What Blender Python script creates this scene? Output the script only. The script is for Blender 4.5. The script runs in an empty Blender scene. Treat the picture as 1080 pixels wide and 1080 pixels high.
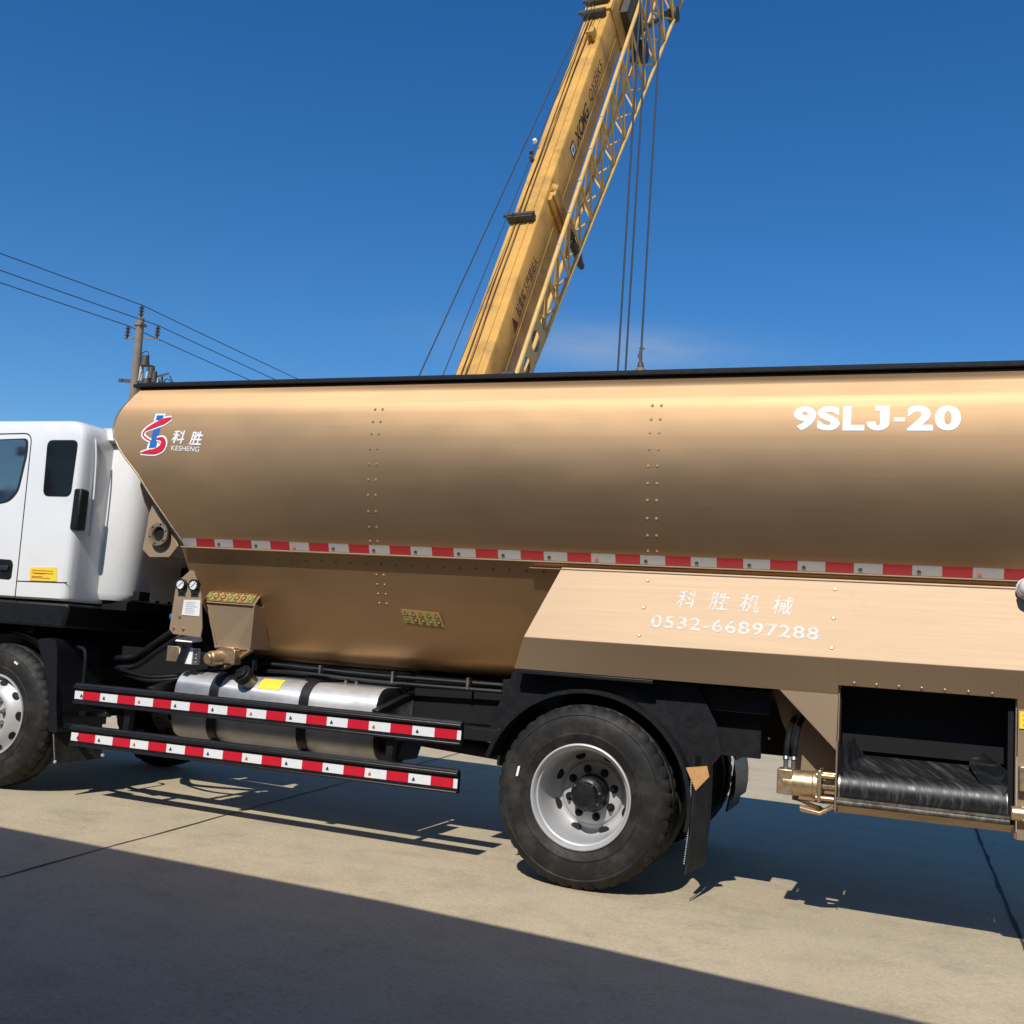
import bpy, math, random
from mathutils import Vector, Matrix
random.seed(7)
PI = math.pi
scn = bpy.context.scene
COL = scn.collection

# ------------------------------------------------------------------ materials
def nm(name):
    m = bpy.data.materials.new(name); m.use_nodes = True
    nt = m.node_tree; b = nt.nodes['Principled BSDF']
    return m, nt, b
def coords(nt, scale, which='Object'):
    tc = nt.nodes.new('ShaderNodeTexCoord'); mp = nt.nodes.new('ShaderNodeMapping')
    mp.inputs['Scale'].default_value = scale
    nt.links.new(tc.outputs[which], mp.inputs[0]); return mp.outputs[0]
def noise(nt, vec, scale, detail=4, rough=.55):
    n = nt.nodes.new('ShaderNodeTexNoise'); n.inputs['Scale'].default_value = scale
    n.inputs['Detail'].default_value = detail; n.inputs['Roughness'].default_value = rough
    nt.links.new(vec, n.inputs['Vector']); return n.outputs[0]
def ramp(nt, fac, stops):
    r = nt.nodes.new('ShaderNodeValToRGB'); e = r.color_ramp.elements
    while len(e) < len(stops): e.new(.5)
    for k, (p, c) in enumerate(stops):
        e[k].position = p; e[k].color = (c, c, c, 1) if isinstance(c, (int, float)) else (*c, 1)
    nt.links.new(fac, r.inputs[0]); return r.outputs[0]
def mul(nt, a, b, mode='MULTIPLY', fac=1.0):
    x = nt.nodes.new('ShaderNodeMix'); x.data_type = 'RGBA'; x.blend_type = mode
    x.inputs[0].default_value = fac if not hasattr(fac, 'links') else 1
    if hasattr(fac, 'links'): nt.links.new(fac, x.inputs[0])
    for s, v in ((x.inputs[6], a), (x.inputs[7], b)):
        if hasattr(v, 'links'): nt.links.new(v, s)
        else: s.default_value = (*v, 1)
    return x.outputs[2]
def bump(nt, b, h, strength=.2, dist=.01):
    n = nt.nodes.new('ShaderNodeBump'); n.inputs['Strength'].default_value = strength
    n.inputs['Distance'].default_value = dist
    nt.links.new(h, n.inputs['Height']); nt.links.new(n.outputs[0], b.inputs['Normal']); return n
def paint(name, col, rough=.5, metal=0., var=.12, scale=6., spec=None, ior=None, coat=0., bmp=0., dirt=None):
    m, nt, b = nm(name)
    v = coords(nt, (1, 1, 1))
    f = noise(nt, v, scale, 5)
    c = mul(nt, col, ramp(nt, f, [(.3, 1 - var), (.7, 1.0)]))
    if dirt:
        f2 = noise(nt, v, scale * .7, 8, .65)
        c = mul(nt, c, dirt[0], 'MIX', ramp(nt, f2, [(dirt[1], 0.), (dirt[2], dirt[3])]))
    nt.links.new(c, b.inputs['Base Color'])
    b.inputs['Metallic'].default_value = metal
    f3 = noise(nt, v, scale * 3, 4)
    nt.links.new(ramp(nt, f3, [(.3, max(0, rough - .06)), (.7, min(1, rough + .08))]), b.inputs['Roughness'])
    if spec is not None: b.inputs['Specular IOR Level'].default_value = spec
    if ior: b.inputs['IOR'].default_value = ior
    b.inputs['Coat Weight'].default_value = coat; b.inputs['Coat Roughness'].default_value = .08
    if bmp: bump(nt, b, f3, bmp, .004)
    return m

def brushed(name, col, rough, streak=.02, dent=.25, stains=True, aniso=.6, coat=.6):
    m, nt, b = nm(name)
    v1 = coords(nt, (.35, 14, 26)); v2 = coords(nt, (.55, 1.1, .9))
    s = noise(nt, v1, 5, 5, .6)
    big = noise(nt, v2, 1.3, 3)
    c = mul(nt, col, ramp(nt, s, [(.3, .975), (.7, 1.0)]))
    c = mul(nt, c, ramp(nt, big, [(.35, .92), (.65, 1.0)]))
    if stains:
        st = noise(nt, coords(nt, (5, 5, .7)), 2.2, 6, .6)
        c = mul(nt, c, (.42, .29, .15), 'MIX', ramp(nt, st, [(.62, 0.), (.8, .30)]))
    nt.links.new(c, b.inputs['Base Color'])
    b.inputs['Metallic'].default_value = 1.
    mixr = nt.nodes.new('ShaderNodeMath'); mixr.operation = 'ADD'
    nt.links.new(ramp(nt, s, [(.3, rough - streak), (.7, rough + streak)]), mixr.inputs[0])
    nt.links.new(ramp(nt, big, [(.3, 0.), (.7, .04)]), mixr.inputs[1])
    nt.links.new(mixr.outputs[0], b.inputs['Roughness'])
    b.inputs['Anisotropic'].default_value = aniso
    b.inputs['Coat Weight'].default_value = coat; b.inputs['Coat Roughness'].default_value = .6; b.inputs['Coat IOR'].default_value = 1.6
    tg = nt.nodes.new('ShaderNodeTangent'); tg.direction_type = 'RADIAL'; tg.axis = 'Z'
    nt.links.new(tg.outputs[0], b.inputs['Tangent'])
    d = noise(nt, coords(nt, (.75, .5, .9)), 1.5, 2, .4)
    n1 = nt.nodes.new('ShaderNodeBump'); n1.inputs['Strength'].default_value = dent; n1.inputs['Distance'].default_value = .03
    nt.links.new(d, n1.inputs['Height'])
    n2 = nt.nodes.new('ShaderNodeBump'); n2.inputs['Strength'].default_value = .06; n2.inputs['Distance'].default_value = .002
    nt.links.new(s, n2.inputs['Height']); nt.links.new(n1.outputs[0], n2.inputs['Normal'])
    nt.links.new(n2.outputs[0], b.inputs['Normal'])
    return m

GOLD = brushed('champagne_steel', (.49, .321, .172), .615, aniso=.52, dent=.7, coat=.15)
GOLDL = brushed('champagne_lower', (.61, .378, .188), .50, aniso=.35, dent=1.4, coat=.15)
GOLDP = brushed('champagne_plate', (.50, .375, .25), .70, dent=.14, aniso=.4, coat=.15)
GOLDC = paint('champagne_cast', (.55, .41, .25), .40, .85, .2, 14, bmp=.15)
WHITE = paint('cab_white', (.70, .70, .685), .30, 0, .05, 3, coat=.7, dirt=((.46, .43, .38), .55, .85, .3))
BLACK = paint('chassis_black', (.007, .007, .009), .42, 0, .3, 8, dirt=((.045, .04, .035), .6, .85, .4))
BLACKM = paint('matt_black', (.005, .005, .006), .7, 0, .3, 8, dirt=((.025, .022, .02), .6, .85, .4), spec=.3)
PLASTIC = paint('black_plastic', (.007, .0075, .009), .45, 0, .2, 10, bmp=.1, dirt=((.04, .036, .03), .6, .88, .35), spec=.35)
RUBBER = paint('tyre_rubber', (.0095, .0092, .009), .66, 0, .35, 9, bmp=.3, dirt=((.070, .060, .048), .46, .74, .6), spec=.35)
BELT = paint('belt_rubber', (.012, .0125, .014), .42, 0, .4, 12, bmp=.5, dirt=((.07, .07, .07), .54, .72, .4))
SILVER = paint('wheel_silver', (.46, .46, .46), .45, .25, .12, 8, dirt=((.30, .28, .25), .5, .8, .4))
ALU = paint('tank_aluminium', (.52, .525, .53), .55, .75, .22, 5, bmp=.2, dirt=((.40, .33, .25), .56, .8, .5))
def scuffed():
    m, nt, b = nm('scuffed_belt')
    tc = nt.nodes.new('ShaderNodeTexCoord'); r1 = nt.nodes.new('ShaderNodeMapping'); r1.inputs['Rotation'].default_value = (0, 0, .75)
    nt.links.new(tc.outputs['Object'], r1.inputs[0]); r2 = nt.nodes.new('ShaderNodeMapping'); r2.inputs['Scale'].default_value = (3, 45, 6); nt.links.new(r1.outputs[0], r2.inputs[0])
    f = noise(nt, r2.outputs[0], 1.3, 6, .65); g2 = noise(nt, coords(nt, (1, 1, 1)), 6, 5)
    c = mul(nt, (.010, .0105, .012), (.11, .11, .115), 'MIX', ramp(nt, f, [(.52, 0.), (.74, .75)]))
    c = mul(nt, c, ramp(nt, g2, [(.3, .6), (.7, 1.)])); nt.links.new(c, b.inputs['Base Color'])
    nt.links.new(ramp(nt, f, [(.35, .36), (.65, .58)]), b.inputs['Roughness']); bump(nt, b, f, .5, .004); return m
BELTS = scuffed()
STEEL = paint('bare_steel', (.42, .41, .39), .38, .9, .25, 20, dirt=((.12, .09, .06), .45, .7, .6))
RED = paint('tape_red', (.50, .012, .028), .32, 0, .08, 30)
TWHITE = paint('tape_white', (.66, .67, .68), .35, 0, .06, 30)
TRED_SHADED = paint('tank_tape_red_shaded', (.27, .008, .018), .3, 0, .08, 30)  # red tape with the shade of the downward-facing tank side in its colour
TWHITE_SHADED = paint('tank_tape_white_shaded', (.27, .275, .265), .3, 0, .08, 30)  # white tape greyed in colour for the same downward-facing shade
INK = paint('black_ink', (.02, .02, .02), .5)
LETTER = paint('letter_white', (.80, .81, .82), .5, 0, .08, 20)
LETTERW = paint('letter_worn', (.63, .60, .54), .5, 0, .4, 40)
BLUE = paint('logo_blue', (.02, .13, .42), .4)
LOGORED = paint('logo_red', (.60, .012, .03), .4)
SIGNK = paint('sign_ink', (.07, .05, .025), .5)
SIGNY = paint('sign_yellow', (.36, .24, .05), .5, 0, .1, 60)
YELLOW = paint('sticker_yellow', (.80, .60, .05), .45, 0, .06, 30)
YGOLD = paint('sticker_gold', (.33, .215, .07), .5, 0, .15, 60)
REDINK = paint('red_ink', (.55, .08, .02), .5)
PAPER = paint('label_paper', (.74, .74, .74), .5)
GLASSK = paint('dark_glass', (.006, .008, .01), .012, 0, .05, 2, ior=3.0)
GLASSQ = paint('tinted_glass', (.008, .009, .010), .10, 0, .05, 2, ior=1.35)
GASKET = paint('window_gasket', (.012, .012, .012), .6)
CRANEY = paint('crane_yellow', (.60, .325, .065), .5, 0, .25, 1.5, dirt=((.15, .07, .022), .50, .70, .75), bmp=.1)
CRANEJ = paint('jib_yellow', (.62, .40, .13), .5, 0, .2, 3, dirt=((.22, .13, .06), .55, .8, .6))
CRANEK = paint('crane_dark', (.05, .045, .04), .6, 0, .3, 5)
ROPE = paint('steel_rope', (.03, .035, .05), .6)
WIREK = paint('cable_black', (.02, .022, .03), .6)
POLE = paint('pole_concrete', (.20, .165, .13), .85, 0, .2, 6, bmp=.2)
PORC = paint('insulator_dark', (.05, .045, .05), .3)
GREY = paint('gear_grey', (.42, .42, .42), .5)
BLUEP = paint('valve_blue', (.02, .12, .45), .4)
LENS = paint('lamp_lens', (.72, .66, .66), .15, 0, .1, 20, coat=.6)
REFL = paint('amber_reflector', (.55, .30, .12), .35, 0, .25, 30)
WALLB = paint('building_wall', (.30, .29, .28), .8, 0, .15, 1.2)
WALLR = paint('building_red', (.42, .035, .02), .7, 0, .2, 1.2)
PANELB = paint('panel_blue', (.22, .36, .55), .6, 0, .1, 1.2)

def concrete():
    m, nt, b = nm('yard_concrete')
    v = coords(nt, (1, 1, 1))
    f1 = noise(nt, v, .35, 6, .6); f2 = noise(nt, v, 2.4, 8, .65); f3 = noise(nt, v, 55, 4, .6)
    f4 = noise(nt, coords(nt, (.5, 3.0, 1)), 2.0, 6, .6)
    c = ramp(nt, f1, [(.3, (.425, .350, .230)), (.7, (.50, .418, .280))])
    c = mul(nt, c, ramp(nt, f2, [(.25, .78), (.5, 1.), (.78, 1.06)]))
    c = mul(nt, c, ramp(nt, f3, [(.3, .80), (.7, 1.10)]))
    c = mul(nt, c, ramp(nt, f4, [(.32, .94), (.55, 1.)]))
    f5 = noise(nt, v, 3.3, 9, .7)
    c = mul(nt, c, (.15, .125, .10), 'MIX', ramp(nt, f5, [(.60, 0.), (.76, .42)]))
    nt.links.new(c, b.inputs['Base Color'])
    nt.links.new(ramp(nt, f2, [(.3, .72), (.7, .9)]), b.inputs['Roughness'])
    mx = nt.nodes.new('ShaderNodeMath'); mx.operation = 'ADD'
    nt.links.new(f2, mx.inputs[0]); nt.links.new(f3, mx.inputs[1])
    bump(nt, b, mx.outputs[0], .6, .004)
    return m
CONC = concrete()
JOINT = paint('joint_filler', (.05, .042, .034), .9, 0, .4, 9)

# ------------------------------------------------------------------ mesh builder
class MB:
    def __init__(s): s.v = []; s.f = []; s.m = []
    def add(s, vs, fs, m=0):
        o = len(s.v); s.v += [Vector(p) for p in vs]
        for f in fs: s.f.append([o + i for i in f]); s.m.append(m)
        return s
    def hexa(s, p, m=0):
        return s.add(p, [(0, 3, 2, 1), (4, 5, 6, 7), (0, 1, 5, 4), (1, 2, 6, 5), (2, 3, 7, 6), (3, 0, 4, 7)], m)
    def box(s, x0, x1, y0, y1, z0, z1, m=0):
        return s.hexa([(x0, y0, z0), (x1, y0, z0), (x1, y1, z0), (x0, y1, z0), (x0, y0, z1), (x1, y0, z1), (x1, y1, z1), (x0, y1, z1)], m)
    def prism(s, pts, off, m=0):          # polygon of 3-D points extruded by a vector
        n = len(pts); a = [Vector(p) for p in pts]; o = Vector(off)
        fs = [tuple(range(n)), tuple(range(2 * n - 1, n - 1, -1))]
        for i in range(n): j = (i + 1) % n; fs.append((i, i + n, j + n, j))
        return s.add(a + [p + o for p in a], fs, m)
    def bar(s, p0, p1, w, h, up=(0, 0, 1), m=0):
        p0, p1 = Vector(p0), Vector(p1); d = (p1 - p0).normalized()
        x = d.cross(Vector(up))
        if x.length < 1e-4: x = d.cross(Vector((1, 0, 0)))
        x.normalize(); y = x.cross(d); x *= w / 2; y *= h / 2
        return s.hexa([p0 - x - y, p0 + x - y, p0 + x + y, p0 - x + y, p1 - x - y, p1 + x - y, p1 + x + y, p1 - x + y], m)
    def ring(s, c, ax, r, n, ref=None):
        ax = Vector(ax).normalized()
        u = ax.cross(Vector((0, 0, 1)) if abs(ax.z) < .9 else Vector((1, 0, 0))).normalized(); w = ax.cross(u)
        return [Vector(c) + (u * math.cos(2 * PI * k / n) + w * math.sin(2 * PI * k / n)) * r for k in range(n)]
    def cyl(s, p0, p1, r0, r1=None, n=20, m=0, cap=True):
        r1 = r0 if r1 is None else r1; ax = Vector(p1) - Vector(p0)
        a = s.ring(p0, ax, r0, n); b = s.ring(p1, ax, r1, n)
        fs = [(k, (k + 1) % n, n + (k + 1) % n, n + k) for k in range(n)]
        if cap: fs += [tuple(range(n - 1, -1, -1)), tuple(range(n, 2 * n))]
        return s.add(a + b, fs, m)
    def tube(s, path, r, n=8, m=0):
        path = [Vector(p) for p in path]
        if 3 <= len(path) <= 8:
            P = [path[0]] + path + [path[-1]]; out = []
            for i in range(1, len(P) - 2):
                a, b, c, d = P[i - 1:i + 3]
                for k in range(6):
                    t = k / 6; out.append(.5 * ((2 * b) + (c - a) * t + (2 * a - 5 * b + 4 * c - d) * t * t + (3 * b - a - 3 * c + d) * t ** 3))
            path = out + [path[-1]]
        rings = []; u = None
        for i, p in enumerate(path):
            d = (path[min(i + 1, len(path) - 1)] - path[max(i - 1, 0)]).normalized()
            if u is None: u = d.cross(Vector((0, 0, 1)) if abs(d.z) < .9 else Vector((1, 0, 0))).normalized()
            u = (u - d * u.dot(d)).normalized(); w = d.cross(u)
            rings.append([p + (u * math.cos(2 * PI * k / n) + w * math.sin(2 * PI * k / n)) * r for k in range(n)])
        return s.loft(rings, True, True, m)
    def loft(s, rings, closed=True, cap=False, m=0):
        n = len(rings[0]); fs = []
        for i in range(len(rings) - 1):
            for k in range(n if closed else n - 1):
                k2 = (k + 1) % n; fs.append((i * n + k, i * n + k2, (i + 1) * n + k2, (i + 1) * n + k))
        if cap: fs += [tuple(range(n - 1, -1, -1)), tuple(range((len(rings) - 1) * n, len(rings) * n))]
        return s.add([p for r in rings for p in r], fs, m)
    def lathe_y(s, c, prof, n=64, m=0, mod=None):   # profile of (radius, y) turned round the Y axis
        c = Vector(c); rings = []
        for i, (r, y) in enumerate(prof):
            ring = []
            for k in range(n):
                rr = r + (mod(i, k) if mod else 0); a = 2 * PI * k / n
                ring.append(c + Vector((rr * math.cos(a), y, rr * math.sin(a))))
            rings.append(ring)
        return s.loft(rings, True, False, m)
    def dome(s, c, ax, r, h=None, n=8, m=0):
        h = r * .6 if h is None else h; ax = Vector(ax).normalized(); c = Vector(c)
        a = s.ring(c, ax, r, n); b = s.ring(c + ax * h * .75, ax, r * .66, n)
        fs = [(k, (k + 1) % n, n + (k + 1) % n, n + k) for k in range(n)] + [tuple(range(n, 2 * n))]
        return s.add(a + b, fs, m)
    def build(s, name, mats, parent=None, bevel=0., smooth=40, loc=None, seg=2):
        me = bpy.data.meshes.new(name)
        o = bpy.data.objects.new(name, me); COL.objects.link(o)
        org = Vector(loc) if loc is not None else (world(parent) if parent else Vector((0, 0, 0)))
        me.from_pydata([v - org for v in s.v], [], s.f)
        for mt in (mats if isinstance(mats, (list, tuple)) else [mats]): me.materials.append(mt)
        me.polygons.foreach_set('material_index', s.m)
        me.update()
        if parent: o.parent = parent; o.location = org - world(parent)
        else: o.location = org
        WL[o.name] = org
        if smooth:
            me.shade_smooth(); me.set_sharp_from_angle(angle=math.radians(smooth))
        if bevel:
            b = o.modifiers.new('Bevel', 'BEVEL'); b.width = bevel; b.segments = seg; b.limit_method = 'ANGLE'; b.angle_limit = math.radians(40)
            b.harden_normals = False
        return o
WL = {}
def world(o): return WL[o.name]
def thing(name, loc, label, cat, group=None):
    o = bpy.data.objects.new(name, None); COL.objects.link(o); o.location = loc; o.empty_display_size = .3
    WL[o.name] = Vector(loc); o['label'] = label; o['category'] = cat
    if group: o['group'] = group
    return o
def structure(o): o['kind'] = 'structure'; return o

def text2d(txt, offset=0., shear=0., spacing=1.):
    cu = bpy.data.curves.new('lettering', 'FONT'); cu.body = txt; cu.offset = offset; cu.shear = shear
    cu.space_character = spacing; cu.resolution_u = 4
    o = bpy.data.objects.new('lettering_source', cu); COL.objects.link(o)
    dg = bpy.context.evaluated_depsgraph_get(); dg.update()
    me = bpy.data.meshes.new_from_object(o.evaluated_get(dg))
    vs = [(v.co.x, v.co.y) for v in me.vertices]; fs = [tuple(p.vertices) for p in me.polygons]
    bpy.data.objects.remove(o); bpy.data.curves.remove(cu); bpy.data.meshes.remove(me)
    return vs, fs
def letters(mb, txt, corners, fn=None, offset=0., shear=0., spacing=1., m=0):
    """Lettering fitted into a quadrilateral: corners = lower left, lower right, upper right, upper left (3-D)."""
    vs, fs = text2d(txt, offset, shear, spacing)
    x0 = min(v[0] for v in vs); x1 = max(v[0] for v in vs); y0 = min(v[1] for v in vs); y1 = max(v[1] for v in vs)
    c = [Vector(p) for p in corners]; out = []
    for x, y in vs:
        a = (x - x0) / (x1 - x0); b = (y - y0) / (y1 - y0)
        p = c[0].lerp(c[1], a).lerp(c[3].lerp(c[2], a), b)
        out.append(fn(p) if fn else p)
    mb.add(out, fs, m)

# ------------------------------------------------------------------ the yard
FALL = -.0135                                                # the yard falls slightly towards the rear of the truck
GZ = lambda x: FALL * x
g = MB(); g.add([(-400, -400, GZ(-400)), (400, -400, GZ(400)), (400, 400, GZ(400)), (-400, 400, GZ(-400))], [(0, 1, 2, 3)])
structure(g.build('yard_ground', CONC, smooth=0))
def joint(p, q, w=.012):
    p, q = Vector(p), Vector(q); d = (q - p); L = d.length; d.normalize(); n = Vector((-d.y, d.x, 0))
    m = MB(); k = int(L / .25); A = []; B = []
    for i in range(k + 1):
        c = p + d * L * i / k + n * random.uniform(-.006, .006); ww = w * random.uniform(.35, .75)
        A.append(c + n * ww); B.append(c - n * ww)
    for v in A + B: v.z = GZ(v.x) + .004
    for i in range(k): m.add([B[i], B[i + 1], A[i + 1], A[i]], [(0, 1, 2, 3)])
    return structure(m.build('ground_joint', JOINT, smooth=0))
joint((-2.20, -3.4, .004), (-2.78, 1.6, .004)); joint((-2.78, 1.6, .004), (-3.6, 10, .004))
joint((2.30, -2.0, .004), (2.31, 5.2, .004), .02); joint((2.31, 5.2, .004), (2.31, 14, .004))

# ------------------------------------------------------------------ the truck
TR = thing('feed_truck', (-.9, 1.15, 0), 'white-cab bulk feed truck with champagne gold hopper body, side rails and rear conveyor', 'truck')
YC = 1.15
PROF = [(2.992, .228), (2.925, .168), (2.832, .128)] + [(z / 1000, .092 + .33 * (z / 1000 - 2.52) ** 2) for z in range(2800, 1900, -40)] + [(1.845, .240)]
FRONT = [(2.99, -3.56), (2.95, -3.565), (2.91, -3.578), (2.84, -3.617), (2.753, -3.652), (2.667, -3.660), (2.598, -3.638), (2.529, -3.588), (2.455, -3.522),
         (2.333, -3.395), (2.209, -3.302), (2.048, -3.172), (1.876, -3.043), (1.762, -3.018), (1.667, -2.996), (1.50, -2.95), (1.17, -2.78), (1.05, -2.7)]
def interp(tab, z):
    for (z1, a), (z0, b) in zip(tab, tab[1:]):
        if z0 <= z <= z1: return b + (a - b) * (z - z0) / (z1 - z0)
    return tab[0][1] if z > tab[0][0] else tab[-1][1]
def YP(z): return interp(PROF, z)
def XF(z): return interp(FRONT, z)
REAR = 3.4
def both_sides(mb, rows, front, x1):
    near = []; far = []
    for z, y in rows:
        xs = [front(z) + (x1 - front(z)) * k / 14 for k in range(15)]
        near.append([Vector((x, y, z)) for x in xs]); far.append([Vector((x, 2 * YC - y, z)) for x in reversed(xs)])
    mb.loft(near, False); mb.loft(far, False)
    n = len(rows)
    for i in range(n - 1):                                   # front and rear bulkheads
        a, b = near[i][0], near[i + 1][0]; c, d = far[i + 1][-1], far[i][-1]
        mb.add([a, d, c, b], [(0, 1, 2, 3)])
        a, b = near[i][-1], near[i + 1][-1]; c, d = far[i + 1][0], far[i][0]
        mb.add([a, b, c, d], [(0, 1, 2, 3)])
zs = sorted(set([p[0] for p in PROF] + [p[0] for p in FRONT if 1.85 < p[0] < 2.99]), reverse=True)
mb = MB(); both_sides(mb, [(z, YP(z)) for z in zs], XF, REAR)
n = 10                                                        # slightly arched top cover
top = [[Vector((x, .212 + (2 * YC - .424) * k / n, 2.985 + .10 * math.sin(PI * k / n))) for k in range(n + 1)] for x in (-3.56, REAR)]
mb.loft(top, False)
for X in (-1.54, .296):
    for z in (2.785, 2.70, 2.62, 2.522, 2.421, 2.32, 2.223, 2.12, 2.023, 1.935):
        for dx in (-.027, .027): mb.dome((X + dx, YP(z) + .001, z), (0, -1, 0), .0105, .008, m=1)
TANK = mb.build('hopper_body', [GOLD, GOLDC], TR, smooth=24)
# front edge trim, top rail, lip
mb = MB(); mb.tube([(XF(z) - .002, YP(z) + .002, z) for z in zs], .007, 6)
mb.build('edge_trim', GOLDC, TANK)
mb = MB(); mb.box(-3.605, REAR, .185, .275, 2.992, 3.016); mb.cyl((-3.60, .232, 3.012), (REAR, .232, 3.012), .024, n=12)
mb.build('top_rail', BLACKM, TANK, bevel=.004)
mb = MB(); mb.box(-3.0, REAR, .142, .225, 1.838, 1.846)
mb.build('lip_flange', GOLDP, TANK, bevel=.0015)
# lower V hopper
LROWS = [(1.837, .205), (1.76, .236), (1.667, .272), (1.50, .345), (1.30, .432), (1.22, .470), (1.18, .505), (1.15, .56), (1.12, .64), (1.08, .80), (1.05, YC - .01)]
mb = MB(); both_sides(mb, LROWS, XF, REAR)
def YL(z): return interp(LROWS, z)
x = -2.93
while x < REAR: mb.dome((x, YL(1.785), 1.785), (0, -1, -.2), .009, .008, m=1); x += .111
for z in (1.72, 1.66, 1.60, 1.54):
    for dx in (-.027, .027): mb.dome((-1.50 + dx, YL(z) + .001, z), (0, -1, -.4), .009, .007, m=1)
LOWER = mb.build('lower_hopper', [GOLDL, GOLDC], TR, smooth=24)
def tri_mark(mb, x, z, y, s, m, dy=.0015):
    mb.prism([(x - s, y, z - s * .8), (x + s, y, z - s * .8), (x, y, z + s)], (0, dy, 0), m)
    mb.box(x - s * .9, x + s * .9, y, y + dy, z - s * 1.25, z - s * 1.0, m)
# conspicuity tape on the tank
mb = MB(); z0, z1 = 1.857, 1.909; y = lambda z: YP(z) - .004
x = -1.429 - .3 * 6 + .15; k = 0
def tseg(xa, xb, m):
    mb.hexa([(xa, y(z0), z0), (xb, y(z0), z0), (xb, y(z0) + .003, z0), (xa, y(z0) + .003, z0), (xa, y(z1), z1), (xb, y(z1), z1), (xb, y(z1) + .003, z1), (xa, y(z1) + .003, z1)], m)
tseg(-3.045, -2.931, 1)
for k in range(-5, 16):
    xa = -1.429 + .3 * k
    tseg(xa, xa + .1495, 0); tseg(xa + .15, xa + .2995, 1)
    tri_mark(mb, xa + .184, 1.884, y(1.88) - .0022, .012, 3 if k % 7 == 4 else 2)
mb.build('reflective_tape', [TRED_SHADED, TWHITE_SHADED, INK, REDINK], TANK)
# model number, emblem and name
onp = lambda p: Vector((p.x, YP(p.z) - .0022, p.z))
mb = MB()
ML = lambda a, b: Vector((1.082 + (1.945 - 1.082) * a, 0, (2.628 - .006 * a) + (.140 + .002 * a) * b))
def glyph(ch, a0, a1, b0=0., b1=1., off=.045): letters(mb, ch, [ML(a0, b0), ML(a1, b0), ML(a1, b1), ML(a0, b1)], onp, offset=off)
glyph('9', 0, .140); glyph('S', .147, .288); glyph('L', .305, .437); glyph('2', .690, .840); glyph('0', .850, 1.); glyph('-', .612, .675, .36, .53, .0)
jo = [(.500, 1.), (.585, 1.)] + [(.5175 + .0675 * math.cos(math.radians(k)), .30 - .30 * math.sin(math.radians(k))) for k in range(0, 181, 15)] + [(.450, .36), (.505, .36)] + [(.5175 + .0125 * math.cos(math.radians(k)) * .9, .285 - .075 * math.sin(math.radians(k))) for k in range(165, 14, -30)] + [(.5295, .33), (.5295, .80), (.500, .80)]
mb.add([onp(ML(a, b)) for a, b in jo], [tuple(range(len(jo)))])
mb.build('model_lettering', LETTER, TANK, smooth=0)
mb = MB(); letters(mb, '科', [(-3.135, 0, 2.560), (-3.032, 0, 2.553), (-3.022, 0, 2.648), (-3.125, 0, 2.655)], onp, offset=.02, shear=.1)
letters(mb, '胜', [(-2.985, 0, 2.545), (-2.880, 0, 2.540), (-2.872, 0, 2.640), (-2.977, 0, 2.643)], onp, offset=.02, shear=.1)
letters(mb, 'KESHENG', [(-3.128, 0, 2.508), (-2.892, 0, 2.498), (-2.890, 0, 2.532), (-3.126, 0, 2.542)], onp)
mb.build('name_lettering', LETTER, TANK, smooth=0)
def catm(pts, n=6):
    P = [pts[0]] + pts + [pts[-1]]; out = []
    for i in range(1, len(P) - 2):
        a, b, c, d = (Vector((*q, 0)) for q in P[i - 1:i + 3])
        for k in range(n):
            t = k / n; out.append(.5 * ((2 * b) + (c - a) * t + (2 * a - 5 * b + 4 * c - d) * t * t + (3 * b - a - 3 * c + d) * t ** 3))
    out.append(Vector((*pts[-1], 0))); return [(v.x, v.y) for v in out]
def ribbon(mb, path, widths, yo, m, grow=0.):                 # a stroke of changing width lying on the tank side
    c = catm(path); w = [interp_list(widths, i / (len(c) - 1)) + grow for i in range(len(c))]
    L = []; R = []
    for i, p in enumerate(c):
        a = Vector(c[max(i - 1, 0)]); b = Vector(c[min(i + 1, len(c) - 1)]); d = (b - a).normalized(); n = Vector((-d.y, d.x))
        for lst, s in ((L, 1), (R, -1)):
            q = Vector(p) + n * s * w[i] / 2; lst.append(Vector((q.x, YP(q.y) - yo, q.y)))
    mb.loft([L, R], False, False, m)
def interp_list(ws, t):
    k = t * (len(ws) - 1); i = min(int(k), len(ws) - 2); return ws[i] + (ws[i + 1] - ws[i]) * (k - i)
mb = MB()
up = [(-3.165, 2.742), (-3.225, 2.718), (-3.30, 2.688), (-3.368, 2.655), (-3.385, 2.622), (-3.355, 2.595), (-3.31, 2.575)]
dn = [(-3.262, 2.590), (-3.215, 2.588), (-3.198, 2.560), (-3.213, 2.522), (-3.262, 2.500), (-3.32, 2.495), (-3.388, 2.487)]
wu = [.012, .045, .036, .014, .012, .012, .008]; wd = [.010, .030, .044, .046, .040, .030, .002]
for yo, gr in ((.0025, .024),):
    ribbon(mb, up, wu, yo, 2, gr); ribbon(mb, dn, wd, yo + .0006, 2, gr)
q = [(-3.312, 2.775), (-3.225, 2.775), (-3.243, 2.512), (-3.338, 2.508)]
mb.add([(a, YP(b) - .0037, b) for a, b in q], [(0, 1, 2, 3)], 2)
q = [(-3.296, 2.762), (-3.238, 2.762), (-3.257, 2.528), (-3.318, 2.522)]
mb.add([(a, YP(b) - .0048, b) for a, b in q], [(0, 1, 2, 3)], 1)
ribbon(mb, up[:4], wu[:4], .0058, 0); ribbon(mb, up[3:], wu[3:], .0042, 0); ribbon(mb, dn, wd, .0064, 0)
mb.build('emblem', [LOGORED, BLUE, LETTER], TANK, smooth=0)

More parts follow.
